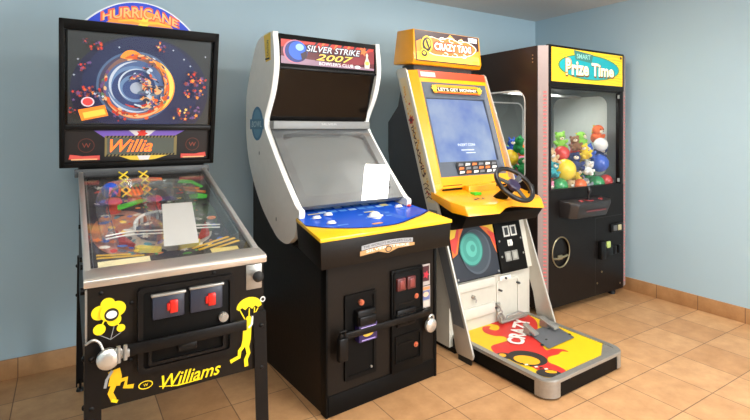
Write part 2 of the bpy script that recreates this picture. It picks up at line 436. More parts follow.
    mb.build('wire_ramp', chrome, T)
    mb = MB()
    for k in range(9):
        a = math.radians(170-20*k); c = q(-.0+.10*math.cos(a), .40+.11*math.sin(a), 0); d = q(-.0+.10*math.cos(a), .40+.11*math.sin(a), .035)
        mb.cyl(c, d, .006, n=8)
    mb.tube([q(.10*math.cos(math.radians(170-10*k)), .40+.11*math.sin(math.radians(170-10*k)), .035) for k in range(17)], .006, 6)
    mb.build('rail_fence', white, T)
    # inner side art strip and glass
    for sx in (-1, 1):
        mb = MB(); mb.loft([[(sx*(hw-.021), .05, .80), (sx*(hw-.021), .88, 1.05), (sx*(hw-.021), .88, 1.12), (sx*(hw-.021), .05, .88)], [(sx*(hw-.024), .05, .80), (sx*(hw-.024), .88, 1.05), (sx*(hw-.024), .88, 1.12), (sx*(hw-.024), .05, .88)]])
        mb.build('inner_side_liner', M('liner_green_grey', (92, 104, 100), .3), T)
    mb = MB(); mb.loft([[(-hw+.005, .055, .889), (hw-.005, .055, .889), (hw-.005, .915, 1.150), (-hw+.005, .915, 1.150)], [(-hw+.005, .055, .892), (hw-.005, .055, .892), (hw-.005, .915, 1.153), (-hw+.005, .915, 1.153)]])
    mb.build('playfield_glass', pin_glass, T)
    # chrome rails and lockbar
    for sx in (-1, 1):
        xs = sorted((sx*(hw-.012), sx*(hw+.008)))
        mb = MB(); mb.loft([[(xs[0], .05, .868), (xs[1], .05, .868), (xs[1], .05, .897), (xs[0], .05, .897)], [(xs[0], .92, 1.122), (xs[1], .92, 1.122), (xs[1], .92, 1.158), (xs[0], .92, 1.158)]], bev=.003)
        mb.build('side_rail', chrome, T)
    mb = MB(); mb.loft([[(-.287, y, z) for y, z in L] if i == 0 else [(.287, y, z) for y, z in L] for i, L in enumerate([[(-.006, .866), (-.008, .888), (.0, .8955), (.085, .9045), (.085, .890), (.0, .872)]]*2)], bev=.002)
    mb.build('lockbar', M('lockbar_steel', (204, 199, 191), .3, .7, var=.06), T)
    mb = MB(); mb.box(-.30, .30, .90, .925, 1.128, 1.166, .003); mb.build('rear_glass_trim', dkgrey, T)
    # legs
    def leg(x, y, dx, dy, z1, z0=0.0):
        mb = MB(); sx = 1 if x > 0 else -1; sy = 1 if y > .5 else -1; wl = .046; th = .006
        def L(x, y, z): return [(x, y, z), (x-sx*wl, y, z), (x-sx*wl, y-sy*th, z), (x-sx*th, y-sy*th, z), (x-sx*th, y-sy*wl, z), (x, y-sy*wl, z)]
        r = [L(x, y, z1), L(x+dx, y+dy, z0+.03)]
        mb.loft(r)
        mb.cyl((x+dx-sx*.02, y+dy-sy*.02, z0), (x+dx-sx*.02, y+dy-sy*.02, z0+.012), .02, .016); mb.cyl((x+dx-sx*.02, y+dy-sy*.02, z0+.012), (x+dx-sx*.02, y+dy-sy*.02, z0+.05), .006)
        o = mb.build('leg', black_metal, T, smooth=30)
        for zz in (z1-.05, z1-.20):
            b2 = MB(); b2.dome((x-sx*.018, y+sy*.001, zz), (0, sy, 0), .009, .007, 12); b2.build('leg_bolt', black_metal, o)
            b2 = MB(); b2.dome((x+sx*.001, y-sy*.018, zz), (sx, 0, 0), .009, .007, 12); b2.build('leg_bolt', black_metal, o)
    leg(-.284, -.007, -.006, -.015, .70); leg(.284, -.007, .012, -.015, .69); leg(-.284, 1.227, -.006, .02, .70); leg(.284, 1.227, .006, .02, .70)
    mb = MB(); mb.box(-hw-.006, -hw, 0.002, .008, .50, .86); mb.build('corner_trim', steel, T)
    # coin door
    mb = MB(); mb.box(-.137, .163, -.012, 0, .575, .842, .008); d = mb.build('coin_door', black, T)
    mb = MB(); mb.holed(rrect(-.14, .166, .572, .845, .015), rrect(-.124, .150, .588, .829, .01), .018, lambda u, v, dd: (u, -.02+dd, v)); mb.build('door_frame', black_metal, d)
    mb = MB(); mb.holed(rrect(-.11, .135, .594, .66, .006), rrect(-.1, .125, .603, .652, .004), .012, lambda u, v, dd: (u, -.0235+dd, v)); mb.box(-.02, .04, -.02, -.012, .615, .64, .003); mb.build('return_cup', black_metal, d)
    redp = M('coin_lens_red', (190, 36, 28), .25, emit=.12); slot_m = M('coin_slot_face', (44, 48, 62), .35)
    for u0, u1, v0, v1 in ((-.098, 0, .737, .816), (.018, .124, .737, .82)):
        mb = MB(); mb.box(u0, u1, -.022, -.01, v0, v1, .004); mb.build('coin_slot', slot_m, d)
        mb = MB(); mb.box(u0-.004, u1+.004, -.028, -.012, v1-.004, v1+.004, .002); mb.build('slot_trim', steel, d)
        um = u0+(u1-u0)*.66
        mb = MB(); mb.box(um-.014, um+.012, -.032, -.02, v0+.016, v0+.058, .004); mb.box(um-.022, um+.004, -.030, -.02, v0+.024, v0+.050, .004); mb.build('coin_lens', redp, d)
    mb = MB(); mb.cyl((.128, -.024, .703), (.128, -.01, .703), .016); mb.cyl((.128, -.03, .703), (.128, -.02, .703), .010); mb.build('door_lock', steel, d)
    # security bar, hasp, round padlock
    mb = MB(); mb.box(-.185, .205, -.036, -.026, .645, .682, .003); mb.box(-.05, -.02, -.026, 0, .65, .677); mb.box(.12, .15, -.026, 0, .65, .677); mb.build('security_bar', black_metal, T)
    mb = MB(); mb.box(-.215, -.165, -.046, -.03, .648, .672, .003); mb.cyl((-.178, -.05, .645), (-.178, -.05, .69), .006); mb.cyl((-.196, -.05, .64), (-.196, -.05, .69), .006); mb.build('hasp', steel, T)
    mb = MB(); mb.lathe((-.224, -.03, .655), (0, -1, 0), [(.029, 0), (.032, .006), (.031, .018), (.024, .024), (.012, .026), (0, .026)]); mb.torus((-.20, -.046, .668), (0, 1, .2), .014, .004, 16, 6)
    mb.build('padlock', chrome, T)
    mb = MB(); mb.tube(smooth_path([(-.282, -.012, .70), (-.262, -.02, .712), (-.245, -.02, .70), (-.235, -.03, .675)], 4), .004, 6); mb.build('lock_bracket', steel, T)
    # plunger plate
    mb = MB(); mb.box(.212, .270, -.004, 0, .775, .864, .002); mb.build('plunger_plate', steel, T)
    mb = MB(); mb.cyl((.247, -.03, .826), (.247, 0, .826), .006); mb.lathe((.247, -.02, .826), (0, -1, 0), [(.012, 0), (.019, .008), (.019, .016), (.012, .024), (0, .026)]); mb.build('plunger_knob', rubber, T)
    for y, z, r, d_ in ((.12, .825, .012, .016), (.30, .86, .009, .012), (.42, .86, .009, .012), (.62, .95, .009, .012)):
        mb = MB(); mb.cyl((-hw-d_, y, z), (-hw, y, z), r); mb.build('flipper_button' if r > .01 else 'side_bolt', black_metal, T)
    # printed front art
    y_ = I('art_yellow', (244, 214, 24)); k_ = I('art_black', (26, 24, 22)); w_ = I('art_white', (226, 226, 220)); o_ = I('art_orange', (232, 180, 22)); g_ = I('art_grey', (150, 150, 150))
    A = Art((0, 0, 0), (1, 0, 0), (0, 0, 1))
    for u, v, r in ((-.245, .785, .022), (-.222, .808, .02), (-.196, .79, .024), (-.205, .758, .02), (-.245, .735, .017), (-.186, .728, .012)):
        A.poly(ell(u, v, r, r), y_)
    A.line([(-.245, .735), (-.222, .78)], .004, y_); A.line([(-.186, .728), (-.21, .77)], .004, y_)
    A.poly(ell(-.218, .782, .026, .026), y_); A.poly(ell(-.212, .776, .020, .020), k_); A.poly(ell(-.212, .776, .015, .012), w_)
    for u, v in ((-.245, .72), (-.205, .74), (-.186, .716)): A.line([(u, v), (-.215, .70)], .002, g_, up=False)
    A.up()
    A.build('balloon_print', T); A = Art((0, 0, 0), (1, 0, 0), (0, 0, 1))
    for pts, wd in (([(-.205, .60), (-.2, .575), (-.205, .55)], .034), ([(-.205, .555), (-.215, .53), (-.205, .505)], .016), ([(-.2, .56), (-.17, .565), (-.175, .54), (-.15, .535)], .014), ([(-.21, .60), (-.225, .575), (-.23, .55)], .008)):
        A.line(pts, wd, o_ if wd > .01 else g_)
    A.line([(-.212, .508), (-.195, .50)], .010, y_)
    A.build('tumbling_figure_print', T); A = Art((0, 0, 0), (1, 0, 0), (0, 0, 1))
    # umbrella and hanging figure
    A.poly([(.178, .712)]+[(.224+.046*math.cos(math.radians(a)), .712+.036*math.sin(math.radians(a))) for a in range(180, -1, -15)]+[(.258, .706), (.246, .715), (.235, .704), (.222, .715), (.210, .704), (.198, .714), (.187, .705)], y_)
    A.poly(ell(.274, .732, .010, .010), w_); A.poly(ell(.274, .732, .006, .006), k_)
    for a, b in (((.19, .708), (.21, .668)), ((.224, .708), (.222, .67)), ((.256, .705), (.232, .665)), ((.243, .708), (.240, .66))): A.line([a, b], .004, y_, up=False)
    A.up()
    A.line([(.222, .665), (.216, .64), (.214, .60), (.208, .575)], .030, y_); A.line([(.213, .66), (.196, .64)], .010, y_); A.line([(.236, .68), (.232, .65), (.22, .64)], .008, w_)
    A.line([(.206, .585), (.188, .565), (.186, .545), (.155, .535)], .014, y_); A.line([(.212, .585), (.220, .55), (.210, .53), (.212, .505)], .014, y_)
    A.poly(ell(.220, .672, .010, .012), y_)
    A.build('parachute_print', T); A = Art((0, 0, 0), (1, 0, 0), (0, 0, 1))
    A.text('Williams', .028, .522, .19, .044, y_, shear=.35, bold=.012, rot=0)
    A.line([(-.075, .512), (-.02, .500), (.06, .500)], .004, y_, taper=True)
    A.build('maker_lettering', T); A = Art((0, 0, 0), (1, 0, 0), (0, 0, 1))
    A.line(ell(-.115, .528, .020, .012, 24)+[(-.095, .528)], .003, y_); A.text('W', -.115, .528, .014, .010, y_)
    A.build('round_emblem', T)
    for u, v in ((-.24, .845), (.1, .855), (-.155, .80), (-.16, .62)):
        mb = MB(); mb.dome((u, -.0005, v), (0, -1, 0), .007, .004, 12); mb.build('cabinet_bolt', black_metal, T)
    # backbox, leaning a little towards the player
    Bx = Vector((-.018, .90, 1.173)); up = Vector((0, -.12, .66)).normalized(); fr = Vector((1, 0, 0)).cross(up)  # outward normal
    Hh = .671; W2 = .341
    def b(u, v, d): return Bx+Vector((1, 0, 0))*u+up*v-fr*d
    mb = MB()
    def bbx(u0, u1, v0, v1, d0, d1, bev=.004): mb.box(u0, u1, d0, d1, v0, v1, bev, mat=Matrix.Translation(Bx) @ Matrix((( 1, 0, 0), tuple(0*x for x in (0, 0, 0)), (0, 0, 0))).to_4x4() if False else BM)
    BM = Matrix.Translation(Bx) @ Matrix(((1, -fr.x, up.x), (0, -fr.y, up.y), (0, -fr.z, up.z))).to_4x4()
    bbx(-W2, W2, 0, Hh, .03, .27)                     # shell
    bbx(-W2, -W2+.022, 0, Hh, 0, .035); bbx(W2-.022, W2, 0, Hh, 0, .035)
    bbx(-W2, W2, Hh-.045, Hh, 0, .035); bbx(-W2, W2, 0, .022, 0, .035)
    bb = mb.build('backbox', black, T)
    mb = MB(); bbx(-W2+.02, W2-.02, .175, .200, .004, .03); mb.build('glass_channel', black_metal, bb)
    mb = MB(); mb.box(-.28, .28, .93, 1.2, 1.10, 1.175); mb.build('backbox_neck', black, T)
    # backglass art: night storm swirl
    E = .30
    bi = lambda n, c, e=E: ink('bg_'+n, c, e, .5)
    A = Art(b(0, 0, .024), (1, 0, 0), up, step=.0004)
    gl, gr_, gb, gt = -.308, .308, .202, Hh-.048
    A.rect(gl, gr_, gb, gt, bi('edge', (34, 40, 42)))
    A.poly(ell(0, .36, .30, .262, 40, -36, 216), bi('night', (15, 25, 56)))
    A.poly([(u, max(gb, min(gt, v))) for u, v in ell(0, .38, .255, .24, 40)], bi('night2', (18, 32, 72)))
    cx, cy = -.03, .385
    def C(r, k=1.0): return ell(cx, cy, r, r*.98, 44)
    A.poly(C(.168), bi('halo', (70, 96, 130))); A.poly(C(.158), bi('ring0', (62, 58, 84)))
    A.poly(ell(cx+.008, cy+.0, .150, .150, 40), bi('ring1', (120, 88, 82)))
    A.poly(ell(cx-.006, cy-.004, .128, .128, 40), bi('ring2', (66, 90, 134)))
    A.poly(ell(cx-.010, cy-.008, .108, .104, 40), bi('ring3', (90, 120, 160)))
    A.poly(ell(cx-.010, cy-.010, .094, .090, 40), bi('ring4', (40, 58, 104)))
    A.poly(ell(cx-.004, cy-.010, .070, .066, 40), bi('ring5', (94, 126, 166)))
    A.poly(ell(cx-.004, cy-.012, .056, .050, 40), bi('ring6', (48, 70, 120)))
    A.poly(ell(cx+.002, cy-.008, .030, .028, 30), bi('ring7', (150, 160, 176)))
    # spiral arms in flame orange
    orange = bi('orange', (240, 140, 44)); org2 = bi('deep_orange', (206, 88, 34)); tan_ = bi('tan', (210, 170, 120)); pale = bi('pale', (176, 190, 204)); redd = bi('red', (190, 52, 36)); purp = bi('purple', (98, 70, 120)); grn = bi('green', (84, 120, 86)); yel = bi('yellow', (246, 200, 90))
    def arc(r, a0, a1, w, m, rr=None, n=18):
        A.line([(cx+(r+((rr or r)-r)*i/n)*math.cos(math.radians(a0+(a1-a0)*i/n)), cy+(r+((rr or r)-r)*i/n)*math.sin(math.radians(a0+(a1-a0)*i/n))) for i in range(n+1)], w, m, taper=True)
    arc(.145, 62, -62, .046, orange, .150); arc(.156, 50, -40, .020, yel); arc(.138, 40, -70, .018, org2)
    arc(.150, 118, 84, .045, orange); arc(.140, 112, 70, .022, org2)
    arc(.140, 200, 330, .026, org2, .145); arc(.146, 215, 320, .012, tan_); arc(.122, 195, 300, .010, pale)
    arc(.118, 90, 215, .012, pale, .11); arc(.085, 60, 250, .008, pale, .07); arc(.06, -30, 140, .007, pale, .04); arc(.098, 240, 330, .014, redd)
    rr_ = random.Random(11)
    for k in range(16):
        a = math.radians(rr_.uniform(-60, 60)); r = rr_.uniform(.03, .12)
        A.poly(ell(cx+r*math.cos(a)*.8+.01, cy+r*math.sin(a), rr_.uniform(.010, .026), rr_.uniform(.006, .013), 16, rot=rr_.uniform(-70, 40)), rr_.choice([tan_, pale, bi('steel', (92, 110, 130)), org2, bi('shade', (52, 52, 66)), tan_]))
    for k in range(26):
        a = rr_.uniform(150, 345); r = rr_.uniform(.128, .158)
        A.poly(ell(cx+r*math.cos(math.radians(a)), cy+r*math.sin(math.radians(a)), .010, .006, 10, rot=a+90), rr_.choice([org2, tan_, grn, redd, purp]), up=(k % 5 == 0))
    pal2 = [tan_, org2, pale, bi('steel', (92, 110, 130)), bi('shade', (52, 52, 66)), orange, purp, bi('ink', (28, 32, 56)), bi('slate', (74, 84, 110)), tan_]
    for k in range(150):
        q_ = rr_.random(); a = 100-360*1.3*q_+rr_.uniform(-22, 22); r = .02+.125*(1-q_)+rr_.uniform(-.012, .012)
        if 150 < a % 360 < 260 and r < .10: continue
        A.poly(ell(cx+.012+r*math.cos(math.radians(a)), cy+r*math.sin(math.radians(a)), rr_.uniform(.005, .014), rr_.uniform(.002, .005), 10, rot=a+90+rr_.uniform(-30, 30)), rr_.choice(pal2), up=(k % 12 == 0))
    for k in range(60):
        a = rr_.uniform(-75, 75); r = rr_.uniform(.02, .135)
        A.poly(ell(cx+.01+r*math.cos(math.radians(a))*.9, cy+r*math.sin(math.radians(a))*.95, rr_.uniform(.004, .016), rr_.uniform(.002, .006), 10, rot=rr_.uniform(-80, 80)), rr_.choice(pal2), up=(k % 10 == 0))
    # small scattered clusters
    for (u, v, r, pal) in ((-.20, .56, .026, (org2, redd)), (-.24, .58, .012, (redd,)), (-.245, .47, .024, (purp, redd)), (-.265, .345, .034, (org2, redd)), (-.22, .36, .026, (org2, orange)), (-.195, .34, .024, (pale, tan_)), (.065, .58, .024, (org2, yel)), (.22, .44, .040, (orange, org2, redd)), (.255, .42, .03, (orange, redd)), (.25, .36, .026, (redd, orange)), (.2, .36, .024, (redd, orange)), (.16, .26, .03, (redd, org2, yel)), (.225, .27, .034, (redd, orange, purp)), (-.10, .25, .03, (purp, redd)), (-.29, .27, .016, (redd,))):
        for k in range(16):
            A.poly(star(u+rr_.uniform(-r, r)*1.0, v+rr_.uniform(-r, r)*.9, r*rr_.uniform(.15, .38), 5, .45, rr_.random()*3), rr_.choice(list(pal)+[purp, bi('ember', (120, 50, 44)), bi('ink', (28, 32, 56))]), up=(k % 3 == 2))
    for u, v in ((-.27, .5), (-.285, .43), (.12, .57), (.17, .53), (-.11, .565), (.27, .55), (.2, .5)): A.poly(star(u, v, .006, 4, .3), pale, up=False)
    A.up()
    A.poly([(-.255, .225), (-.150, .250), (-.165, .300), (-.27, .275)], bi('badge_orange', (244, 130, 30))); A.poly([(-.245, .236), (-.16, .257), (-.168, .282), (-.252, .262)], bi('badge_yellow', (250, 190, 70)))
    A.poly(ell(-.232, .312, .026, .022), bi('badge_pale', (210, 190, 200))); A.poly(ell(-.232, .312, .020, .017), bi('badge_red', (206, 60, 60)))
    A.build('backglass_art', bb)
    mb = MB(); bbx(-W2+.022, W2-.022, .198, Hh-.045, .012, .015, 0); mb.build('backglass_pane', back_glass, bb)
    # speaker panel
    A = Art(b(0, 0, .028), (1, 0, 0), up, step=.0004)
    e2 = .25
    si = lambda n, c, e=e2: ink('sp_'+n, c, e)
    A.rect(-W2+.022, W2-.022, .022, .178, ink('sp_black', (22, 20, 22)))
    A.poly([(-.205, .170), (.195, .170), (.13, .132), (-.155, .132)], si('violet', (112, 84, 170)))
    A.poly([(-.06, .172), (.06, .172), (.03, .145), (-.03, .145)], si('white', (206, 200, 200))); A.poly(star(0, .155, .026, 7, .6), si('red', (206, 50, 40)))
    A.poly([(-.16, .145), (.16, .145), (.16, .045), (-.16, .045)], si('tan', (120, 106, 66)))
    for k in range(20):
        u = -.155+.0155*k
        A.poly([(u, .135), (u+.008, .135), (u+.013, .145), (u+.005, .145)], ink('sp_stripe', (24, 22, 20)), up=False); A.poly([(u, .045), (u+.008, .045), (u+.013, .055), (u+.005, .055)], ink('sp_stripe', (24, 22, 20)), up=False)
    A.up()
    A.poly([(-.10, .046), (.12, .046), (.06, .026), (.0, .022), (-.05, .026)], si('gold', (214, 180, 60)))
    A.poly([(-.02, .046), (.04, .046), (.03, .024), (-.01, .024)], si('white', (206, 200, 200)))
    A.rect(-.150, .146, .055, .135, ink('sp_screen', (82, 88, 80)))
    A.text('Willia', -.045, .096, .185, .062, si('plasma', (255, 110, 40), 1.1), shear=.4, bold=.012)
    for sx in (-1, 1):
        A.poly(ell(sx*.235, .10, .034, .034), ink('sp_ring', (92, 44, 36))); A.poly(ell(sx*.235, .10, .030, .030), ink('sp_cone', (20, 18, 20))); A.text('W', sx*.235, .10, .034, .022, ink('sp_w', (150, 66, 52)))
        A.poly([(sx*.305, .036), (sx*.30, .058), (sx*.27, .054), (sx*.25, .050), (sx*.18, .052), (sx*.18, .030), (sx*.24, .032)], si('pink', (196, 74, 66))); A.line([(sx*.295, .034), (sx*.25, .034), (sx*.19, .034)], .006, si('peach', (226, 170, 120)))
    A.build('speaker_panel', bb)
    # topper: arched plate
    def arch(s, lift):
        R = []; n = 28
        for i in range(n+1):
            t_ = -1+2*i/n
            R.append((-.015+.232*s*t_, Hh+lift+.112*s*(1-abs(t_)**2.1)))
        return R
    mb = MB(); L = arch(1, -.002); mb.loft([[b(u, v, .05) for u, v in L], [b(u, v, .058) for u, v in L]]); tp = mb.build('topper', M('topper_white_edge', (226, 232, 240), .4), bb)
    A = Art(b(0, 0, .049), (1, 0, 0), up, step=.0005)
    A.poly(arch(.955, -.002), ink('top_blue', (24, 60, 190), .12))
    warp = lambda t_, v, u: (u, v*(1.05-.35*t_*t_)-.036*t_*t_)
    fl = ink('top_flame', (240, 150, 50), .12)
    A.poly([(u*.62-.005, Hh+.002+(v-Hh)*.62) for u, v in arch(1, 0)], fl)
    A.text('HURRICANE', -.012, Hh+.060, .34, .060, ink('top_orange', (226, 92, 50), .1), bold=.06, warp=warp)
    A.text('HURRICANE', -.012, Hh+.060, .322, .046, ink('top_peach', (250, 180, 110), .12), bold=.015, warp=warp)
    A.poly(star(.0, Hh+.014, .03, 7, .55), ink('top_yellow', (250, 214, 70), .12)); A.line([(-.11, Hh+.012), (-.05, Hh+.022), (0, Hh+.014), (.06, Hh+.02), (.12, Hh+.008)], .012, ink('top_gold', (250, 190, 50), .12), taper=True)
    A.build('topper_art', tp)
    for u0 in (-.2, .14):
        mb = MB(); bbx(u0, u0+.03, Hh, Hh+.02, .058, .07, 0); mb.build('topper_bracket', black_metal, tp)
    return T
PIN = pinball()
# paper sheet on the playfield glass
def sheet():
    n = Vector((0, -.245, .84)).normalized(); off = n*.0035
    c = [(-.033, .171, .926), (.088, .170, .926), (.134, .513, 1.0322), (.013, .516, 1.0332)]
    mb = MB(); ring = [Vector(p)+Vector((.33, 1.72, 0)) for p in c]
    ctr = sum(ring, Vector())/4
    z = lambda p: .8914+.2610/.86*(p.y-1.72-.055)+.0012
    ring = [Vector((p.x, p.y, z(p))) for p in ring]
    mb.loft([ring, [p+n*.0008 for p in ring]])
    o = mb.build('paper_sheet', M('white_paper', (188, 188, 184), .7, var=.02), None, smooth=0)
    tag(o, 'blank white paper sheet lying on the glass of the pinball machine', 'paper')
sheet()

# ------------------------------------------------------------ bowling cabinet
def bowling():
    T = thing('arcade_cabinet', 'black bowling arcade cabinet with white side panels and blue and yellow control deck', 'arcade machine', (1.02, 2.04, 0), 3.6)
    front = [(.544, 1.896), (.546, 1.87), (.533, 1.79), (.531, 1.69), (.571, 1.565), (.648, 1.44), (.661, 1.393), (.64, 1.335), (.479, 1.157), (.281, .965), (.231, .935)]
    back = [(.28, .80), (.363, .751), (.46, .755), (.544, .793), (.711, .911), (.853, 1.081), (.929, 1.248), (.945, 1.44), (.929, 1.588), (.832, 1.78), (.762, 1.868), (.673, 1.893), (.60, 1.900)]
    fs = smooth_path(front, 5); bs = smooth_path(back, 5)
    prof = fs+bs
    for x0, x1 in ((-.02, .008), (.680, .708)):
        mb = MB(); mb.prism_x(prof, x0, x1); p = mb.build('side_panel', offwhite, T, smooth=40)
        edge = smooth_path(front+[(.24, .89)], 5); mb = MB()
        rings = []
        for i, (y, z) in enumerate(edge):
            a = edge[max(0, i-1)]; c = edge[min(len(edge)-1, i+1)]; d = Vector((c[0]-a[0], c[1]-a[1])).normalized(); n = Vector((d.y, -d.x))
            if n.x > 0 : n = n if False else n
            out = Vector((-abs(d.y), 0))
            nn = Vector((d.y, -d.x))
            rings.append([(x0-.002, y+nn.x*.0, z+nn.y*.0), (x0-.002, y+nn.x*.006, z+nn.y*.006), (x0+.008, y+nn.x*.010, z+nn.y*.010), (x1-.008, y+nn.x*.010, z+nn.y*.010), (x1+.002, y+nn.x*.006, z+nn.y*.006), (x1+.002, y, z)])
        mb.loft(rings); mb.build('edge_molding', white, p)
    # left outer decals
    A = Art((-.0205, 0, 0), (0, -1, 0), (0, 0, 1))
    A.poly([(-.668, 1.887), (-.575, 1.895), (-.571, 1.740), (-.640, 1.733)], ink('tag_yellow', (244, 206, 60)))
    A.text('CAUTION', -.612, 1.81, .09, .022, ink('tag_black', (40, 36, 30)), rot=90, bold=.02); A.rect(-.645, -.585, 1.745, 1.755, ink('tag_black', (40, 36, 30)), up=False)
    A.up()
    A.build('warning_sticker', T); A = Art((-.0205, 0, 0), (0, -1, 0), (0, 0, 1))
    A.poly(ell(-.765, 1.385, .086, .10), ink('oval_blue', (70, 126, 160))); A.poly(ell(-.765, 1.385, .06, .085), ink('oval_light', (104, 156, 184)))
    A.rect(-.872, -.668, 1.352, 1.412, ink('oval_band', (84, 132, 158))); A.text('BOWL', -.77, 1.382, .15, .036, ink('oval_white', (190, 214, 220)), shear=.2, bold=.02)
    A.build('oval_emblem', T)
    for u, v in ((-.735, 1.212), (-.50, .86)):
        A = Art((-.0205, 0, 0), (0, -1, 0), (0, 0, 1)); A.poly(ell(u, v, .006, .012), ink('nick', (110, 112, 110))); A.build('bolt_cap', T)
    # lower cabinet and inner body
    body = [(0, 0), (0, .70), (.36, .74), (.40, .94), (.425, 1.06), (.66, 1.355), (.668, 1.40), (.553, 1.69), (.553, 1.885), (.75, 1.87), (.88, 1.6), (.90, 1.4), (.90, 0)]
    mb = MB(); mb.prism_x(body, .009, .679); mb.build('cabinet', black_vinyl, T, smooth=0)
    mb = MB(); mb.box(.679, .696, -.008, .06, 0, .70, .003); mb.build('corner_post', black, T); mb = MB(); mb.box(.0, .012, -.004, .05, 0, .70, .003); mb.build('corner_post', black, T)
    # marquee
    mb = MB(); mb.box(.008, .680, .537, .56, 1.70, 1.888, .003); mq = mb.build('marquee', black, T)
    A = Art((.344, .537, 1.794), (1, 0, 0), (0, 0, 1), step=.0004)
    e = .10; mi = lambda n, c, ee=e: ink('mq_'+n, c, ee)
    A.rect(-.32, .32, -.072, .064, mi('maroon', (92, 26, 34)))
    A.poly([(-.32, .064), (.32, .064), (.30, .03), (.1, .045), (-.05, .03), (-.2, .05), (-.32, .02)], mi('red', (196, 52, 40)))
    for k in range(9):
        u = -.1+.045*k; A.poly([(u, .064), (u+.02, .064), (u-.015, .03)], mi('orange', (232, 120, 60)) if k % 2 else mi('dark', (48, 24, 36)), up=False)
    A.up()
    A.poly([(-.32, -.072), (-.32, -.03), (.0, -.045), (.32, -.06), (.32, -.072)], mi('mauve', (150, 120, 140)))
    A.poly([(.05, -.06), (.32, -.03), (.32, .05), (.22, .03)], mi('wine', (130, 34, 44)))
    A.poly(ell(-.232, .0, .076, .066), mi('ring_pink', (206, 120, 140))); A.poly(ell(-.226, .0, .072, .062), mi('ball_dark', (24, 44, 120))); A.poly(ell(-.216, .006, .058, .052), mi('ball_blue', (40, 96, 214))); A.poly(ell(-.205, .026, .026, .02), mi('ball_light', (150, 196, 250)))
    A.poly([(-.19, -.05), (-.16, -.03), (-.16, .01), (-.2, -.01)], mi('dark', (48, 24, 36)))
    A.text('SILVER STRIKE', .025, .026, .39, .046, ink('mq_navy', (32, 36, 60)), shear=.25, bold=.05); A.text('SILVER STRIKE', .025, .026, .375, .036, mi('silver', (214, 218, 226)), shear=.25, bold=.012)
    A.text('2007', .03, -.020, .27, .048, ink('mq_brown', (60, 34, 20)), shear=.3, bold=.05); A.text('2007', .03, -.020, .26, .038, mi('gold', (246, 206, 90)), shear=.3, bold=.015)
    A.text("BOWLER'S CLUB", .04, -.056, .24, .020, mi('white', (236, 232, 236)), bold=.012)
    A.poly([(.245, -.062), (.243, -.03), (.256, .005), (.253, .022), (.262, .034), (.271, .022), (.268, .005), (.284, -.03), (.280, -.062)], mi('pin', (230, 220, 200))); A.poly(ell(.263, -.03, .016, .012), mi('gold', (246, 206, 90)))
    A.poly(star(.235, .04, .03, 5, .5), mi('orange', (232, 120, 60))); A.poly(ell(.19, -.06, .022, .01), mi('white', (236, 232, 236)))
    A.build('marquee_art', mq)
    mb = MB(); mb.box(.008, .680, .53, .56, 1.692, 1.704, .002); mb.build('marquee_trim', black_metal, mq)
    # dark angled glass under the marquee
    gd = M('smoked_glass', (12, 10, 10), .08, coat=.0, var=.02, spec=.3)
    mb = MB(); mb.loft([[(.009, .550, 1.692), (.679, .550, 1.692), (.679, .650, 1.405), (.009, .650, 1.405)], [(.009, .556, 1.694), (.679, .556, 1.694), (.679, .656, 1.405), (.009, .656, 1.405)]]); mb.build('smoked_panel', gd, T, smooth=0)
    mb = MB(); mb.box(.009, .679, .60, .665, 1.352, 1.40, .006); mb.build('monitor_ledge', M('ledge_grey', (132, 134, 134), .4), T)
    A = Art((.344, .60, 1.376), (1, 0, 0), (0, 0, 1)); A.text('SILVER', .03, .006, .11, .012, ink('ledge_text', (190, 190, 190))); A.build('ledge_lettering', T)
    # monitor: bezel frame and curved tube
    Om = Vector((.344, .455, 1.158)); um = Vector((0, .354, .387)).normalized(); nm = Vector((1, 0, 0)).cross(um)
    hh = .262
    mb = MB(); mb.holed(rrect(-.334, .334, -hh-.02, hh, .004), rrect(-.285, .285, -hh+.042, hh-.040, .03), .03, lambda u, v, d: Om+Vector((1, 0, 0))*u+um*v+nm*(.004-d))
    mb.build('monitor_bezel', M('bezel_grey', (86, 90, 92), .35, coat=.4), T)
    mb = MB(); R = []
    nx, ny = 14, 12
    G = [[Om+Vector((1, 0, 0))*(-.29+.58*i/nx)+um*(-.225+.45*j/ny)+nm*(-.028+.02*(1-((2*i/nx-1)**2+(2*j/ny-1)**2)/2)) for i in range(nx+1)] for j in range(ny+1)]
    mb.loft(G, closed=False, cap=False); mb.build('monitor_screen', M('dark_tube_glass', (100, 106, 106), .35, coat=0, var=.03), T)
    mb = MB(); mb.loft([[Om+Vector((1, 0, 0))*u+um*v+nm*h for u, v in ((-.334, -hh-.02), (.334, -hh-.02), (.334, hh), (-.334, hh))] for h in (.006, .009)]); mb.build('monitor_glass', glass_mat('monitor_cover_glass', (.95, .96, .96), 1.1, .02, haze=.05), T)
    # control deck
    Up = Vector((0, .154, 1)).normalized()
    top = [(-.056, -.05, .857), (.764, -.05, .857), (.735, .25, .903), (-.026, .25, .903)]
    mid = [(p[0], p[1], p[2]-.018) for p in top]
    bot = [(-.052, -.05, .712), (.752, -.05, .712), (.72, .25, .752), (-.015, .25, .752)]
    mb = MB(); mb.loft([bot, mid], bev=.003); dk = mb.build('control_deck', black_vinyl, T, smooth=30)
    top2 = [(-.06, -.055, .856), (.768, -.055, .856), (.738, .25, .903), (.679, .25, .903), (.679, .43, .9307), (.009, .43, .9307), (.009, .25, .903), (-.029, .25, .903)]
    mb = MB(); mb.loft([[(p[0], p[1], p[2]-.018) for p in top2], top2], bev=.003); mb.build('deck_top', M('deck_yellow', (250, 196, 24), .32, coat=.5), dk)
    A = Art((0, 0, .8647), (1, 0, 0), (0, 1, .154), step=.0005)
    s = 1/math.cos(math.atan(.154))
    def uv(x, y): return (x, y*s)
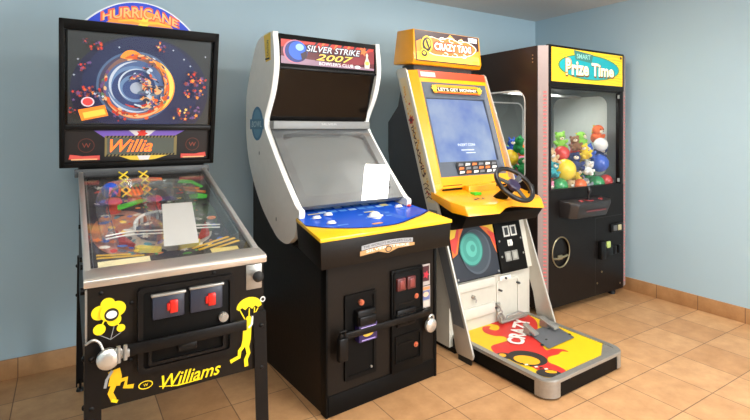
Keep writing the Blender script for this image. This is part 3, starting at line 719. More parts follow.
    bl = ink('deck_blue', (26, 86, 206), .0, .22); db = ink('deck_navy', (18, 36, 110), 0, .25); lb = ink('deck_sky', (90, 150, 230), 0, .25)
    arcp = [(-.040, .122), (.03, .068), (.102, .034), (.19, .004), (.281, -.014), (.36, -.018), (.44, -.010), (.557, .028), (.66, .066), (.752, .112)]
    A.poly([uv(*p) for p in smooth_path(arcp, 4)]+[uv(.732, .245), uv(.676, .245), uv(.676, .425), uv(.012, .425), uv(.012, .245), uv(-.024, .245)], db)
    A.poly([uv(x*.985+.005, y+.012) for x, y in smooth_path(arcp, 4)]+[uv(.726, .240), uv(.670, .243), uv(.670, .42), uv(.018, .42), uv(.018, .243), uv(-.018, .240)], bl)
    A.poly([uv(.53, .05), uv(.66, .085), uv(.735, .118), uv(.715, .21), uv(.62, .16)], ink('deck_violet', (78, 92, 190), 0, .25))
    A.poly([uv(.36, .312), uv(.43, .312), uv(.54, .06), uv(.50, .04)], ink('deck_streak', (52, 104, 206), 0, .2))
    for r in range(2):
        for k in range(8):
            u = .12+.062*k; A.rect(u, u+.046, (.262+.056*r)*s, (.290+.056*r)*s, lb if (k+r) % 3 else ink('deck_pale', (170, 206, 244), 0, .25), up=False)
    A.up()
    for u, v, w_ in ((.05, .262, .07), (.03, .20, .04), (.14, .255, .05), (.11, .065, .06), (.30, .17, .03), (.31, .115, .03), (.44, .11, .04), (.47, .16, .03), (.36, .20, .07), (.36, .21, .05), (.60, .19, .05), (.64, .25, .06), (.56, .26, .03)):
        A.rect(u, u+w_, v*s, (v+.012)*s, ink('deck_yellow_print', (226, 206, 90), 0, .3) if 'x' and w_ == .07 else lb, up=False)
    A.up()
    A.poly(ell(.32, .028*s, .035, .010), ink('deck_glow', (214, 150, 70), 0, .3)); A.poly([uv(.53, .27), uv(.58, .27), uv(.58, .305), uv(.53, .305)], ink('deck_tag', (206, 196, 130), 0, .3))
    A.build('deck_art', dk)
    wb = M('white_button', (238, 240, 240), .25)
    dz = lambda y: .8655+.154*y
    for u, v in ((.066, .205), (.150, .232), (.098, .112), (.617, .228)):
        mb = MB(); mb.lathe((u, v, dz(v)), Up, [(.024, 0), (.024, .006), (.019, .008), (.018, .014), (.0, .016)]); mb.build('push_button', wb, dk)
    mb = MB(); mb.lathe((.692, .225, dz(.225)), Up, [(.015, 0), (.015, .005), (.011, .007), (.011, .011), (0, .012)]); mb.build('red_button', M('button_red', (220, 50, 50), .3), dk)
    mb = MB(); mb.torus((.378, .130, dz(.13)+.003), Up, .040, .005); mb.build('trackball_ring', white, dk)
    mb = MB(); mb.sphere((.378, .130, dz(.13)-.008), .037, 20); mb.build('trackball', wb, dk)
    # printed badge on the deck front
    A = Art((.327, -.0515, .776), (1, 0, 0), (0, 0, 1))
    ar = lambda u: .012-.35*u*u
    A.poly([(u, ar(u)+.014) for u in [-.16+.02*i for i in range(17)]]+[(u, ar(u)-.008) for u in [.16-.02*i for i in range(17)]], ink('badge_silver', (166, 168, 172)))
    A.text("THE WORLD'S BOWLER'S CLUB", 0, .016, .30, .012, ink('badge_dark', (50, 46, 46)), bold=.01, warp=lambda t_, v, u: (u, v-.35*u*u))
    A.poly([(u, ar(u)-.010) for u in [-.17+.02*i for i in range(18)]]+[(.17, -.022), (.06, -.022), (.0, -.038), (-.06, -.022), (-.17, -.030)], ink('badge_tan', (196, 150, 96)))
    A.text("SILVER STRIKE", 0, -.006, .27, .014, ink('badge_white', (226, 226, 226)), bold=.02, warp=lambda t_, v, u: (u, v-.35*u*u)); A.poly(ell(0, -.018, .020, .016), ink('badge_dark', (50, 46, 46))); A.poly(ell(0, -.018, .014, .011), ink('badge_tan', (196, 150, 96)))
    A.build('deck_badge', dk)
    # front doors
    mb = MB(); mb.holed(rrect(.100, .285, .145, .555, .006), rrect(.118, .268, .165, .535, .004), .010, lambda u, v, d: (u, -.010+d, v)); mb.box(.118, .268, -.004, 0, .165, .535); d1 = mb.build('bill_door', black, T)
    mb = MB(); mb.box(.155, .262, -.040, 0, .40, .478, .008); mb.box(.160, .257, -.050, -.03, .405, .45, .006); mb.build('bill_acceptor', black_metal, d1)
    A = Art((.214, -.042, .366), (1, 0, 0), (0, 0, 1)); mb = MB(); mb.box(.160, .268, -.042, 0, .325, .41, .004); mb.build('bill_slot_face', M('bill_purple', (46, 34, 84), .35), d1)
    A.poly(ell(-.002, .004, .034, .022), ink('bill_gold', (206, 170, 60))); A.rect(-.045, .045, .026, .032, ink('bill_light', (170, 150, 210))); A.rect(-.04, .04, -.034, -.028, ink('bill_light', (170, 150, 210))); A.text('BILL', -.002, .004, .04, .014, ink('bill_ink', (70, 50, 90)), bold=.02)
    A.build('bill_label', d1)
    cl = M('copper_lock', (206, 120, 90), .35, .6)
    def lock(u, v, par):
        mb = MB(); mb.cyl((u, -.018, v), (u, 0, v), .014); mb.cyl((u, -.024, v), (u, -.015, v), .008); mb.build('door_lock', cl, par)
    lock(.193, .508, d1)
    mb = MB(); mb.cyl((.255, -.012, .178), (.255, 0, .178), .006); mb.build('door_screw', steel, d1)
    mb = MB(); mb.box(.378, .592, -.016, 0, .098, .628, .008); mb.holed(rrect(.388, .584, .398, .618, .008), rrect(.398, .574, .408, .608, .006), .008, lambda u, v, d: (u, -.022+d, v)); mb.holed(rrect(.398, .570, .145, .290, .006), rrect(.406, .562, .153, .282, .004), .008, lambda u, v, d: (u, -.022+d, v))
    d2 = mb.build('coin_door', black, T)
    for u0, u1 in ((.405, .462), (.472, .528)):
        mb = MB(); mb.box(u0, u1, -.03, -.012, .520, .585, .005); s_ = mb.build('coin_slot', M('slot_maroon', (92, 40, 40), .35), d2)
        mb = MB(); mb.box((u0+u1)/2-.014, (u0+u1)/2+.016, -.034, -.028, .53, .575, .003); mb.build('slot_lens', M('slot_red', (130, 60, 56), .3), s_)
    mb = MB(); mb.box(.402, .528, -.032, -.012, .335, .424, .008); mb.build('coin_return', black_metal, d2)
    for u0 in (.412, .470):
        mb = MB(); mb.box(u0, u0+.046, -.037, -.03, .35, .405, .004); mb.build('return_flap', black, d2)
    lock(.543, .471, d2); lock(.539, .216, d2)
    for v in (.447, .24):
        mb = MB(); mb.box(.42, .525, -.02, -.014, v, v+.006); mb.build('door_rib', black_metal, d2)
    # security bar and locks
    mb = MB(); mb.box(.045, .625, -.046, -.034, .362, .394, .003); mb.box(.085, .11, -.04, 0, .365, .39); mb.box(.59, .612, -.04, 0, .365, .39); mb.build('security_bar', black_metal, T)
    mb = MB(); mb.box(.038, .088, -.062, -.03, .27, .38, .008); mb.tube([(.05, -.05, .38), (.05, -.05, .41), (.075, -.05, .41), (.075, -.05, .38)], .006, 8); mb.build('bar_lock', black_metal, T)
    mb = MB(); mb.lathe((.622, -.03, .305), (0, -1, 0), [(.034, 0), (.038, .006), (.036, .018), (.026, .024), (0, .026)]); mb.torus((.622, -.045, .345), (0, 1, 0), .016, .005, 16, 6); mb.build('padlock', chrome, T)
    A = Art((0, 0, 0), (1, 0, 0), (0, 0, 1))
    A.rect(.590, .652, .508, .622, ink('card_white', (176, 168, 164))); A.rect(.597, .646, .53, .612, ink('card_maroon', (64, 24, 34))); A.poly(star(.624, .565, .024, 5, .5), ink('card_red', (190, 40, 60)))
    A.rect(.590, .652, .388, .505, ink('card_white', (176, 168, 164))); A.rect(.594, .648, .43, .48, ink('card_blue', (96, 110, 160))); A.rect(.594, .648, .485, .50, ink('card_orange', (206, 140, 90))); A.poly(ell(.62, .46, .02, .014), ink('card_peach', (226, 190, 160))); A.rect(.60, .64, .395, .425, ink('card_tan2', (200, 190, 180)))
    A.build('notice_card', T)
    mb = MB(); mb.box(.012, .679, -.006, 0, 0.004, .10, .002); mb.build('kick_plate', black, T)
    return T
bowling()

# ------------------------------------------------------------ driving cabinet
def driving():
    T = thing('driving_arcade_cabinet', 'yellow stand-up taxi driving game with steering wheel and flame-printed pedal platform', 'arcade machine', (2.0, 1.56, 0), 1.5)
    X = Vector((1, 0, 0)); sl = Vector((0, 1, 2.71)).normalized()
    silver = M('silver_panel', (190, 186, 176), .38, .4)
    # side panels: slanted full-height fins
    def fin(x0, x1):
        f0 = (.476, .06); f1 = (1.10, 1.751); d = .118
        pr = [(.484, .035), f0, f1, (1.12, 1.768), (1.20, 1.768), (1.215, 1.75), (.66, .24), (.625, .06), (.61, .03)]
        mb = MB(); mb.prism_x(pr, x0, x1, bev=.004); p = mb.build('side_panel', silver, T)
        mb = MB(); mb.box(x0+.001, x1-.001, .495, .60, 0.0, .04, .003); mb.build('panel_foot', rubber, p)
        return p
    pl_, pr_ = fin(-.04, -.026), fin(.716, .730)
    fs = Vector((0, .346, .938)); bk = Vector((0, -.938, .346))
    A = Art((-.0405, .476, .06), (0, -1, 0), (0, 0, 1))
    def sp(t_, k):  # t along the fin (0..1), k across (0 front .. 1 rear)
        y = .476+.624*t_; z = .06+1.691*t_; wd = .112
        return (-(y+wd*k)+.476, z-.06)
    A.poly([sp(.08, .17), sp(.465, .17), sp(.465, .86), sp(.15, .86), sp(.08, 1.0)], ink('fin_grey', (98, 101, 104)))
    A.poly([sp(.49, .2), sp(.97, .2), sp(.97, .8), sp(.49, .8)], ink('fin_cream', (206, 188, 146)))
    fr_, fd, fg = ink('fin_red', (176, 44, 40)), ink('fin_dark', (66, 30, 34)), ink('fin_gold', (206, 150, 60))
    rr_ = random.Random(5)
    for k in range(44):
        t_ = .52+.42*k/44; q = .32+.36*rr_.random()
        c = sp(t_, q)
        A.poly(star(c[0], c[1], rr_.uniform(.006, .014), 4, .5, rr_.random()), rr_.choice([fr_, fd, fg, fg]), up=(k % 4 == 0))
    c = sp(.80, .5); A.poly(star(c[0], c[1], .034, 6, .55), fr_); A.poly(star(c[0], c[1], .02, 5, .5), fd)
    c = sp(.68, .52); A.text('CRAZY TAXI', c[0], c[1], .34, .026, fd, rot=90+20.2, bold=.03)
    for k in range(4):
        t_ = .505+.016*k; A.line([sp(t_, .25), sp(t_+.008, .5), sp(t_, .75)], .006, fd, up=False)
    A.build('fin_decal', pl_)
    # lower body
    body = [(.69, .03), (.69, .41), (.668, .415), (.745, .73), (.765, .79), (1.15, .79), (1.20, .74), (1.20, .03)]
    cream = M('cream_cabinet', (196, 194, 182), .5)
    mb = MB(); mb.prism_x(body, -.026, .716); mb.build('cabinet', cream, T, smooth=0)
    mb = MB(); mb.box(-.008, .70, .66, 1.19, 0, .032); mb.build('plinth', black, T)
    # kick panel mouldings and hardware
    mb = MB(); mb.box(.0, .36, .676, .69, .345, .40, .003); mb.box(.0, .36, .672, .69, .17, .235, .004); mb.holed(rrect(.385, .60, .10, .36, .02), rrect(.395, .59, .11, .35, .016), .006, lambda u, v, d: (u, .683+d, v)); k_ = mb.build('access_panel', M('cream_panel', (206, 204, 194), .45), T)
    mb = MB(); mb.cyl((.17, .670, .30), (.17, .69, .30), .012); mb.tube([(.17, .668, .30), (.178, .662, .285), (.172, .662, .27)], .004, 6); mb.build('cam_lock', steel, k_)
    mb = MB(); mb.box(.405, .51, .674, .69, .362, .390, .003)
    for u in (.43, .485): mb.cyl((u, .668, .376), (u, .676, .376), .008)
    mb.build('latch_plate', M('latch_white', (236, 234, 226), .4), k_)
    for u, v in ((.455, .375), (.36, .2), (.585, .32), (.41, .30)):
        mb = MB(); mb.cyl((u, .664, v), (u, .69, v), .007); mb.build('screw', dkgrey, k_)
    mb = MB(); mb.torus((.365, .655, .20), (1, .2, 0), .018, .004, 14, 6); mb.torus((.375, .65, .172), (.3, 1, 0), .018, .004, 14, 6); mb.torus((.385, .645, .145), (1, .3, 0), .018, .004, 14, 6)
    mb.box(.37, .405, .635, .655, .105, .14, .005); mb.tube([(.38, .645, .14), (.38, .645, .16), (.395, .645, .16), (.395, .645, .14)], .003, 6); mb.box(.37, .40, .665, .69, .19, .225, .003); mb.build('chain_and_padlock', steel, k_)
    mb = MB(); mb.tube([(.42, .64, .12), (.44, .645, .14), (.55, .645, .145), (.60, .64, .125)], .005, 6); mb.box(.37, .62, .625, .66, .105, .118, .003); mb.build('pedal_linkage', steel, k_)
    # slanted lower fascia: speaker art left, coin panel right
    sv = Vector((0, .077, .315)).normalized(); Of = Vector((0, .668, .415)); nf = X.cross(sv)
    Ml = Matrix.Translation(Of) @ Matrix(((1, -nf.x, sv.x), (0, -nf.y, sv.y), (0, -nf.z, sv.z))).to_4x4()
    mb = MB(); mb.box(.0, .395, -.010, .01, 0, .325, .003, mat=Ml); sp_ = mb.build('speaker_panel', black, T)
    A = Art(Of+nf*.010, (1, 0, 0), sv)
    A.rect(.006, .389, .006, .319, ink('spk_navy', (34, 38, 48)))
    A.poly([(.006, .319), (.13, .319), (.085, .26), (.05, .17), (.006, .15)], ink('spk_orange', (222, 110, 40), .0)); A.poly([(.27, .319), (.389, .319), (.389, .13), (.35, .24)], ink('spk_orange', (222, 110, 40), .0)); A.poly([(.006, .319), (.09, .319), (.07, .25), (.03, .17), (.006, .20)], ink('spk_red', (206, 60, 50)))
    A.poly([(.006, .319), (.07, .319), (.045, .27), (.006, .26)], ink('spk_yellow', (226, 190, 50))); A.poly([(.28, .319), (.389, .319), (.389, .26), (.34, .30)], ink('spk_yellow', (226, 190, 50))); A.poly([(.389, .26), (.389, .17), (.33, .285)], ink('spk_red', (206, 60, 50)))
    A.poly(ell(.205, .165, .128, .138), ink('spk_grey', (74, 82, 92))); A.poly(ell(.200, .170, .118, .128), ink('spk_shadow', (56, 66, 76)))
    A.poly(ell(.165, .185, .100, .105), ink('spk_teal_dark', (42, 100, 96))); A.poly(ell(.165, .185, .092, .097), ink('spk_teal', (70, 150, 138))); A.poly(ell(.165, .185, .072, .077), ink('spk_teal2', (60, 136, 126))); A.poly(ell(.165, .187, .046, .05), ink('spk_teal3', (84, 166, 152)))
    A.poly(ell(.175, .19, .02, .022), ink('spk_teal2', (60, 136, 126)))
    A.build('speaker_art', sp_)
    for u, v in ((.02, .02), (.375, .02)):
        mb = MB(); mb.cyl(Of+X*u+sv*v+nf*.008, Of+X*u+sv*v+nf*.016, .007); mb.build('panel_screw', steel, sp_)
    mb = MB(); mb.box(.402, .655, -.016, .01, -.005, .335, .004, mat=Ml); cp = mb.build('coin_panel', black, T)
    wt = ink('coin_white', (206, 206, 200)); dk_ = ink('coin_dark', (34, 34, 36)); gr_ = ink('coin_grey', (128, 128, 122)); lg_ = ink('coin_light', (160, 160, 152))
    for u0, v0, w_, h_, m1, m2 in ((.475, .222, .06, .07, wt, dk_), (.545, .222, .06, .07, wt, dk_), (.50, .160, .045, .04, wt, wt), (.455, .065, .058, .063, gr_, lg_), (.522, .065, .058, .063, gr_, lg_)):
        A = Art(Of+nf*.016, (1, 0, 0), sv); A.rect(u0, u0+w_, v0, v0+h_, m1); A.rect(u0+.013, u0+w_-.013, v0+.010, v0+h_-.010, m2); A.build('switch_plate', cp)
    for u, v in ((.425, .20), (.425, .10), (.635, .20), (.635, .1)):
        mb = MB(); mb.cyl(Of+X*u+sv*v+nf*.014, Of+X*u+sv*v+nf*.019, .007, n=12); mb.build('panel_screw', gr_, cp)
    mb = MB(); mb.cyl(Of+X*.522+sv*.18+nf*.016, Of+X*.522+sv*.18+nf*.028, .014); mb.build('coin_button', white, cp)
    # under-dash hood
    mb = MB(); mb.loft([[(.0, .70, .735), (.66, .70, .735), (.66, .80, .735), (.0, .80, .735)], [(-.01, .60, .762), (.675, .60, .762), (.675, .85, .77), (-.01, .85, .77)], [(-.02, .545, .843), (.675, .545, .835), (.685, .86, .92), (-.025, .86, .92)]], bev=.004); mb.build('dash_underside', black, T)
    # dash
    top = [(-.045, .84, .960), (-.050, .66, .918), (-.022, .56, .902), (.195, .53, .896), (.285, .56, .908), (.40, .57, .910), (.655, .545, .896), (.705, .60, .905), (.705, .84, .960)]
    bot = [(-.045, .84, .915), (-.050, .64, .852), (-.020, .535, .843), (.21, .500, .842), (.290, .530, .874), (.345, .530, .874), (.655, .520, .834), (.708, .58, .842), (.708, .84, .915)]
    mb = MB(); mb.loft([bot, top], bev=.006); da = mb.build('dash', yellow, T, smooth=30)
    mb = MB(); mb.box(-.03, .70, .835, .875, .93, 1.01, .006); mb.box(.22, .48, .77, .84, .90, .985, .012); mb.build('dash_riser', yellow, da)
    for u0, u1 in ((.045, .215), (.485, .64)):
        mb = MB(); mb.box(u0, u1, .826, .84, .955, .992, .004); mb.build('dash_vent', black, da)
    mb = MB(); mb.box(.205, .265, .70, .75, .930, .950, .006); mb.build('start_button', M('green_button', (70, 190, 40), .3, emit=.2), da)
    A = Art((.12, .60, .9145), (1, 0, 0), (0, 1, .225))
    for k, (u, v, w_, h_) in enumerate(((0, .02, .03, .02), (.035, .03, .025, .025), (.07, .025, .03, .02), (.02, .06, .05, .012), (.08, .06, .03, .012), (-.01, .09, .03, .01))):
        A.poly([(u, v), (u+w_, v+.006), (u+w_-.006, v+h_), (u+.005, v+h_-.004)], ink('dash_black', (50, 36, 24)) if k < 3 else ink('dash_amber', (226, 130, 30)), up=False)
    A.build('dash_print', da)
    # steering wheel
    wc = Vector((.355, .515, 1.012)); wn = Vector((0, -.70, .714)).normalized(); wu = X; wv = wn.cross(X)*1.0
    wv = wv if wv.z > 0 else -wv
    st = thing('steering_hub', '', '', (0, 0, 0)); bpy.data.objects.remove(st)
    mb = MB(); mb.torus(wc, wn, .128, .015, 40, 12); rim = mb.build('steering_wheel', M('wheel_black', (24, 24, 26), .35), T)
    mb = MB()
    for a in (90+0, 210, 330):
        d = wu*math.cos(math.radians(a+60))+wv*math.sin(math.radians(a+60)); p = d.cross(wn)
        R = lambda r, w_, h: [wc+d*r+p*w_+wn*(h-.012), wc+d*r-p*w_+wn*(h-.012), wc+d*r-p*w_+wn*(h-.004), wc+d*r+p*w_+wn*(h-.004)]
        mb.loft([R(.02, .016, 0), R(.122, .012, .008)])
    mb.build('spokes', dkgrey, rim)
    mb = MB(); mb.lathe(wc-wn*.03, wn, [(.03, 0), (.044, .01), (.044, .03), (.036, .036), (0, .037)]); mb.build('hub', M('hub_purple', (44, 36, 66), .4), rim)
    mb = MB(); mb.cyl(wc-wn*.03, Vector((.355, .70, .86)), .028, .04); mb.build('steering_column', black, T)
    mb = MB(); mb.tube([(.665, .66, .905), (.665, .645, .95)], .008, 8); mb.lathe((.665, .642, .945), (0, -.3, 1), [(.012, 0), (.022, .012), (.022, .025), (.014, .036), (0, .038)]); mb.build('gear_shifter', rubber, T)
    # monitor bezel
    v_ = Vector((0, 1, 3.1)).normalized(); n_ = X.cross(v_)
    Ob = Vector((0, .8455, .90))
    def bp(u, v, d): return Ob+X*u+v_*v+n_*d
    def ring(pts, d): return [bp(u, v, d) for u, v in pts]
    q4 = lambda u0, u1, v0, v1: [(u0, v0), (u1, v0), (u1, v1), (u0, v1)]
    mb = MB(); mb.loft([ring(q4(-.026, .716, .05, .895), -.02), ring(q4(-.024, .714, .05, .895), .004), ring(q4(.036, .672, .062, .885), .045), ring(q4(.046, .662, .135, .80), .045), ring(q4(.05, .658, .14, .795), .036)], cap=False); bz = mb.build('monitor_surround', yellow, T, smooth=20)
    mb = MB(); mb.loft([ring(q4(.046, .662, .135, .80), .044), ring(q4(.075, .632, .238, .690), .030), ring(q4(.08, .627, .243, .685), .0)], cap=False); mb.build('screen_bezel', M('slate_bezel', (84, 92, 104), .45), bz, smooth=0)
    # lit screen
    m = bpy.data.materials.new('lit_screen_blue'); m.use_nodes = True; N = m.node_tree.nodes; L = m.node_tree.links; b = N['Principled BSDF']
    tc = N.new('ShaderNodeTexCoord'); nz = N.new('ShaderNodeTexNoise'); nz.inputs['Scale'].default_value = 4.5; nz.inputs['Detail'].default_value = 4
    L.new(tc.outputs['Object'], nz.inputs['Vector']); cr = N.new('ShaderNodeValToRGB')
    cr.color_ramp.elements[0].position = .3; cr.color_ramp.elements[0].color = lin((104, 138, 216)); cr.color_ramp.elements[1].position = .72; cr.color_ramp.elements[1].color = lin((180, 200, 230))
    L.new(nz.outputs['Fac'], cr.inputs[0]); b.inputs['Base Color'].default_value = (.02, .02, .03, 1); b.inputs['Roughness'].default_value = .08
    L.new(cr.outputs[0], b.inputs['Emission Color']); b.inputs['Emission Strength'].default_value = .85
    mb = MB(); G = [[bp(.076+.556*i/10, .238+.452*j/10, .012+.012*(1-((i/5-1)**2+(j/5-1)**2)/2)) for i in range(11)] for j in range(11)]
    mb.loft(G, closed=False, cap=False); sc = mb.build('screen', m, bz)
    A = Art(bp(.354, .46, .0245), X, v_)
    pw = ink('scr_pale', (196, 206, 236), .7)
    A.text('INSERT COIN', .0, -.105, .16, .018, pw); A.rect(-.06, .06, -.145, -.14, pw, up=False); A.rect(-.02, .07, -.165, -.161, pw, up=False)
    A.build('screen_text', sc)
    A = Art(bp(0, 0, .0455), X, v_)
    A.poly(q4(.036, .672, .828, .884), ink('bar_red', (206, 70, 40))); A.rect(.055, .185, .838, .872, ink('bar_pale', (250, 200, 180)))
    A.build('top_stripe', bz)
    Ot = bp(0, 0, .0385); A = Art(Ot, X, v_, base=.0)
    tilt = lambda u0, u1, v0, v1: q4(u0, u1, v0, v1)
    A.h = .008
    A.poly([(.13, .775), (.175, .785), (.55, .785), (.60, .775), (.585, .72), (.145, .72)], ink('bad_orange', (226, 150, 30)))
    A.poly([(.165, .765), (.565, .765), (.56, .735), (.17, .735)], ink('bad_black', (40, 26, 20))); A.text("LET'S GET MOVIN!!", .365, .75, .36, .024, ink('bad_white', (246, 240, 220)), bold=.02); A.rect(.17, .56, .721, .728, ink('bad_red', (200, 60, 30)))
    A.poly(star(.15, .755, .03, 6, .6), ink('bad_yellow', (250, 210, 60))); A.poly(star(.58, .755, .03, 6, .6), ink('bad_yellow', (250, 210, 60)))
    A.build('title_badge', bz)
    A = Art(bp(0, 0, .046), X, v_)
    A.rect(.20, .585, .145, .228, ink('ins_black', (36, 34, 36)))
    r2 = random.Random(9); pal = [ink('ins_white', (226, 226, 222)), ink('ins_orange', (216, 120, 60)), ink('ins_white', (226, 226, 222)), ink('ins_grey', (120, 122, 126))]
    for r in range(3):
        for k in range(6):
            u = .207+.063*k+r2.uniform(0, .008); v = .150+.026*r
            A.poly([(u, v), (u+.046, v+.003), (u+.05, v+.017), (u+.01, v+.019)], r2.choice(pal), up=False)
    A.build('instruction_card', bz)
    # rear housing of the monitor
    mb = MB(); pr = [(.84, .785), (1.06, .785), (1.12, .85), (1.20, .962), (1.33, .985), (1.368, 1.20), (1.368, 1.405), (1.24, 1.51), (1.20, 1.70), (1.10, 1.70)]
    mb.prism_x(pr, .0, .69, bev=.006); mb.build('monitor_housing', M('charcoal_housing', (52, 54, 58), .5), T)
    # marquee box
    mb = MB(); mb.loft([[(.0, 1.085, 1.795), (.645, 1.085, 1.795), (.645, 1.30, 1.81), (.0, 1.30, 1.81)], [(.0, 1.068, 1.83), (.645, 1.068, 1.83), (.645, 1.30, 1.83), (.0, 1.30, 1.83)], [(.01, 1.088, 2.035), (.635, 1.088, 2.035), (.635, 1.27, 2.045), (.01, 1.27, 2.045)]], bev=.006); mq = mb.build('marquee', yellow, T, smooth=30)
    mb = MB(); mb.box(.05, .60, 1.13, 1.26, 1.745, 1.80); mb.build('marquee_neck', dkgrey, mq)
    mv = Vector((0, .020, .205)).normalized(); Oq = Vector((.3225, 1.068, 1.83)); nq = X.cross(mv)
    A = Art(Oq+nq*.001, X, mv, step=.0005); e = .35
    qi = lambda n, c, ee=e: ink('cz_'+n, c, ee)
    A.rect(-.302, .302, -.012, .202, qi('dark', (58, 38, 40), .15))
    A.poly([(-.295, -.005), (.298, -.005), (.298, .10), (.2, .07), (.1, .12), (.0, .08), (-.1, .13), (-.18, .09), (-.25, .14), (-.295, .12)], qi('orange', (246, 140, 50)))
    A.poly([(-.295, -.005), (.298, -.005), (.298, .05), (.1, .065), (-.1, .06), (-.295, .05)], qi('yellow', (252, 206, 80)))
    A.poly([(-.06, .12), (.02, .196), (.08, .15), (.13, .18), (.18, .12)], qi('flame', (250, 170, 70)))
    out = smooth_path([(-.22, .13), (-.17, .165), (-.08, .155), (.02, .175), (.1, .15), (.18, .16), (.27, .12), (.25, .08), (.18, .05), (.05, .035), (-.08, .035), (-.16, .04), (-.23, .08)], 4, True)
    ctr = (.02, .1)
    A.poly([(ctr[0]+(u-ctr[0])*1.0, ctr[1]+(v-ctr[1])*1.0) for u, v in out], qi('white', (255, 240, 214), .5))
    A.poly([(ctr[0]+(u-ctr[0])*.965, ctr[1]+(v-ctr[1])*.92) for u, v in out], qi('orange_red', (236, 112, 50), .45))
    A.poly([(ctr[0]+(u-ctr[0])*.7, ctr[1]+(v-ctr[1])*.6) for u, v in out], qi('glow', (226, 104, 56), .4))
    A.text('CRAZY TAXI', .040, .100, .37, .068, qi('ember', (170, 50, 30), .2), bold=.06); A.text('CRAZY TAXI', .040, .100, .35, .052, qi('hot', (255, 250, 240), .7), bold=.03)
    for u in (-.06, .03, .12): A.line(ell(u, .152, .026, .014, 14, 0, 300), .006, qi('white', (255, 240, 214), .5), up=False); A.line(ell(u+.02, .048, .024, .012, 14, 180, 470), .006, qi('white', (255, 240, 214), .5), up=False)
    A.up()
    A.poly(ell(-.205, .105, .050, .062, rot=-15), qi('rim', (250, 210, 60))); A.poly(ell(-.205, .105, .040, .052, rot=-15), qi('tyre', (44, 34, 30), .1)); A.poly(ell(-.20, .11, .026, .034, rot=-15), qi('rim', (250, 210, 60))); A.poly(ell(-.20, .11, .010, .036, rot=20), qi('tyre', (44, 34, 30), .1))
    A.poly(ell(-.235, .04, .034, .03), qi('rim', (250, 210, 60))); A.poly(ell(-.235, .04, .026, .022), qi('tyre', (44, 34, 30), .1)); A.poly(ell(-.235, .042, .014, .010), qi('rim', (250, 210, 60)))
    A.rect(.19, .275, .155, .190, qi('sign_white', (236, 240, 250))); A.text('SEGA', .2325, .1725, .074, .024, qi('sign_blue', (40, 84, 180), .5), bold=.03)
    A.rect(.22, .275, .008, .018, qi('rim', (250, 210, 60)))
    A.build('marquee_art', mq)
    # pedal platform
    def plan(in_, r=.075):
        x0, x1, y0, y1 = .0+in_, .69-in_, .0+in_, .72
        rr = max(.01, r-in_)
        P = [(x0, y1)]
        P += [(x0+rr+rr*math.cos(math.radians(a)), y0+rr+rr*math.sin(math.radians(a))) for a in range(180, 271, 15)]
        P += [(x1-rr+rr*math.cos(math.radians(a)), y0+rr+rr*math.sin(math.radians(a))) for a in range(270, 361, 15)]
        return P+[(x1, y1)]
    mb = MB(); mb.prism_z(plan(.004), .008, .085); pf = mb.build('pedal_platform', black, T)
    def oring(zs):
        P0, P1 = plan(0), plan(.035)
        return P0, P1
    P0, P1 = oring(0)
    mb = MB(); mb.loft([[(x, y, .083) for x, y in P0], [(x, y, .094) for x, y in P0], [(x*.996+.0014, y*.996+.002, .100) for x, y in P0], [(x, y, .100) for x, y in P1], [(x, y, .083) for x, y in P1]], cap=False, closed=False); mb.build('platform_trim', steel, pf)
    for sx in (0, 1):
        a0, a1 = (170, 280) if sx == 0 else (260, 370)
        cx_, cy_, r = (.075, .075, .0765) if sx == 0 else (.615, .075, .0765)
        arcs = [(cx_+r*math.cos(math.radians(a)), cy_+r*math.sin(math.radians(a))) for a in range(a0, a1+1, 10)]
        inn = [(cx_+(r-.006)*math.cos(math.radians(a)), cy_+(r-.006)*math.sin(math.radians(a))) for a in range(a1, a0-1, -10)]
        mb = MB(); mb.prism_z(arcs+inn, .012, .095); mb.build('corner_guard', steel, pf)
    A = Art((0, 0, .094), X, (0, 1, 0), step=.0006)
    y_ = ink('mat_yellow', (226, 188, 14), 0, .45); r_ = ink('mat_red', (206, 46, 40), 0, .45); k_ = ink('mat_black', (40, 38, 36), 0, .45); w_ = ink('mat_white', (232, 226, 220), 0, .45); o_ = ink('mat_amber', (240, 168, 20), 0, .45); g_ = M('plate_grey', (120, 124, 130), .4, .5)
    Pm = [(.035, .70), (.035, .06), (.06, .035), (.50, .035), (.655, .12), (.655, .70)]
    A.poly(plan(.02), steel)
    A.poly(Pm, y_)
    flame = smooth_path([(.34, .70), (.35, .64), (.31, .60), (.275, .60), (.265, .64), (.30, .66), (.25, .68), (.20, .62), (.21, .55), (.25, .51), (.23, .46), (.16, .46), (.09, .46), (.05, .41), (.04, .35), (.08, .22), (.08, .12), (.11, .05), (.19, .04), (.205, .10), (.20, .15), (.25, .19), (.32, .18), (.37, .19), (.395, .165), (.40, .20), (.36, .24), (.31, .25), (.36, .32), (.46, .42), (.60, .54), (.645, .62), (.645, .70), (.5, .70)], 4, True)
    A.poly([(max(.036, min(.654, u)), max(.036, min(.699, v))) for u, v in flame], r_)
    def tire(u, v, a, b2, rot, full=True):
        A.poly(ell(u, v, a, b2, rot=rot), k_); A.poly(ell(u-.022, v-.014, a*.66, b2*.58, rot=rot), o_)
    A.poly(ell(.065, .33, .05, .035, rot=-60), k_); A.poly(ell(.055, .345, .02, .02, rot=-60), o_)
    tire(.140, .245, .105, .088, -55); A.poly(ell(.094, .072, .064, .042, rot=-40), k_); A.poly(ell(.115, .075, .03, .016, rot=-40), o_)
    for k in range(6):
        u = .045+.012*k; v = .215-.022*k; A.poly([(u, v), (u+.018, v-.008), (u+.026, v+.004), (u+.01, v+.012)], w_ if k % 2 else k_, up=False)
    A.up()
    rot = 33
    A.text('CRAZY', .385, .505, .40, .10, w_, rot=rot, bold=.04)
    A.poly([(.325, .245), (.405, .455), (.654, .465), (.585, .255)], g_)
    A.build('platform_art', pf)
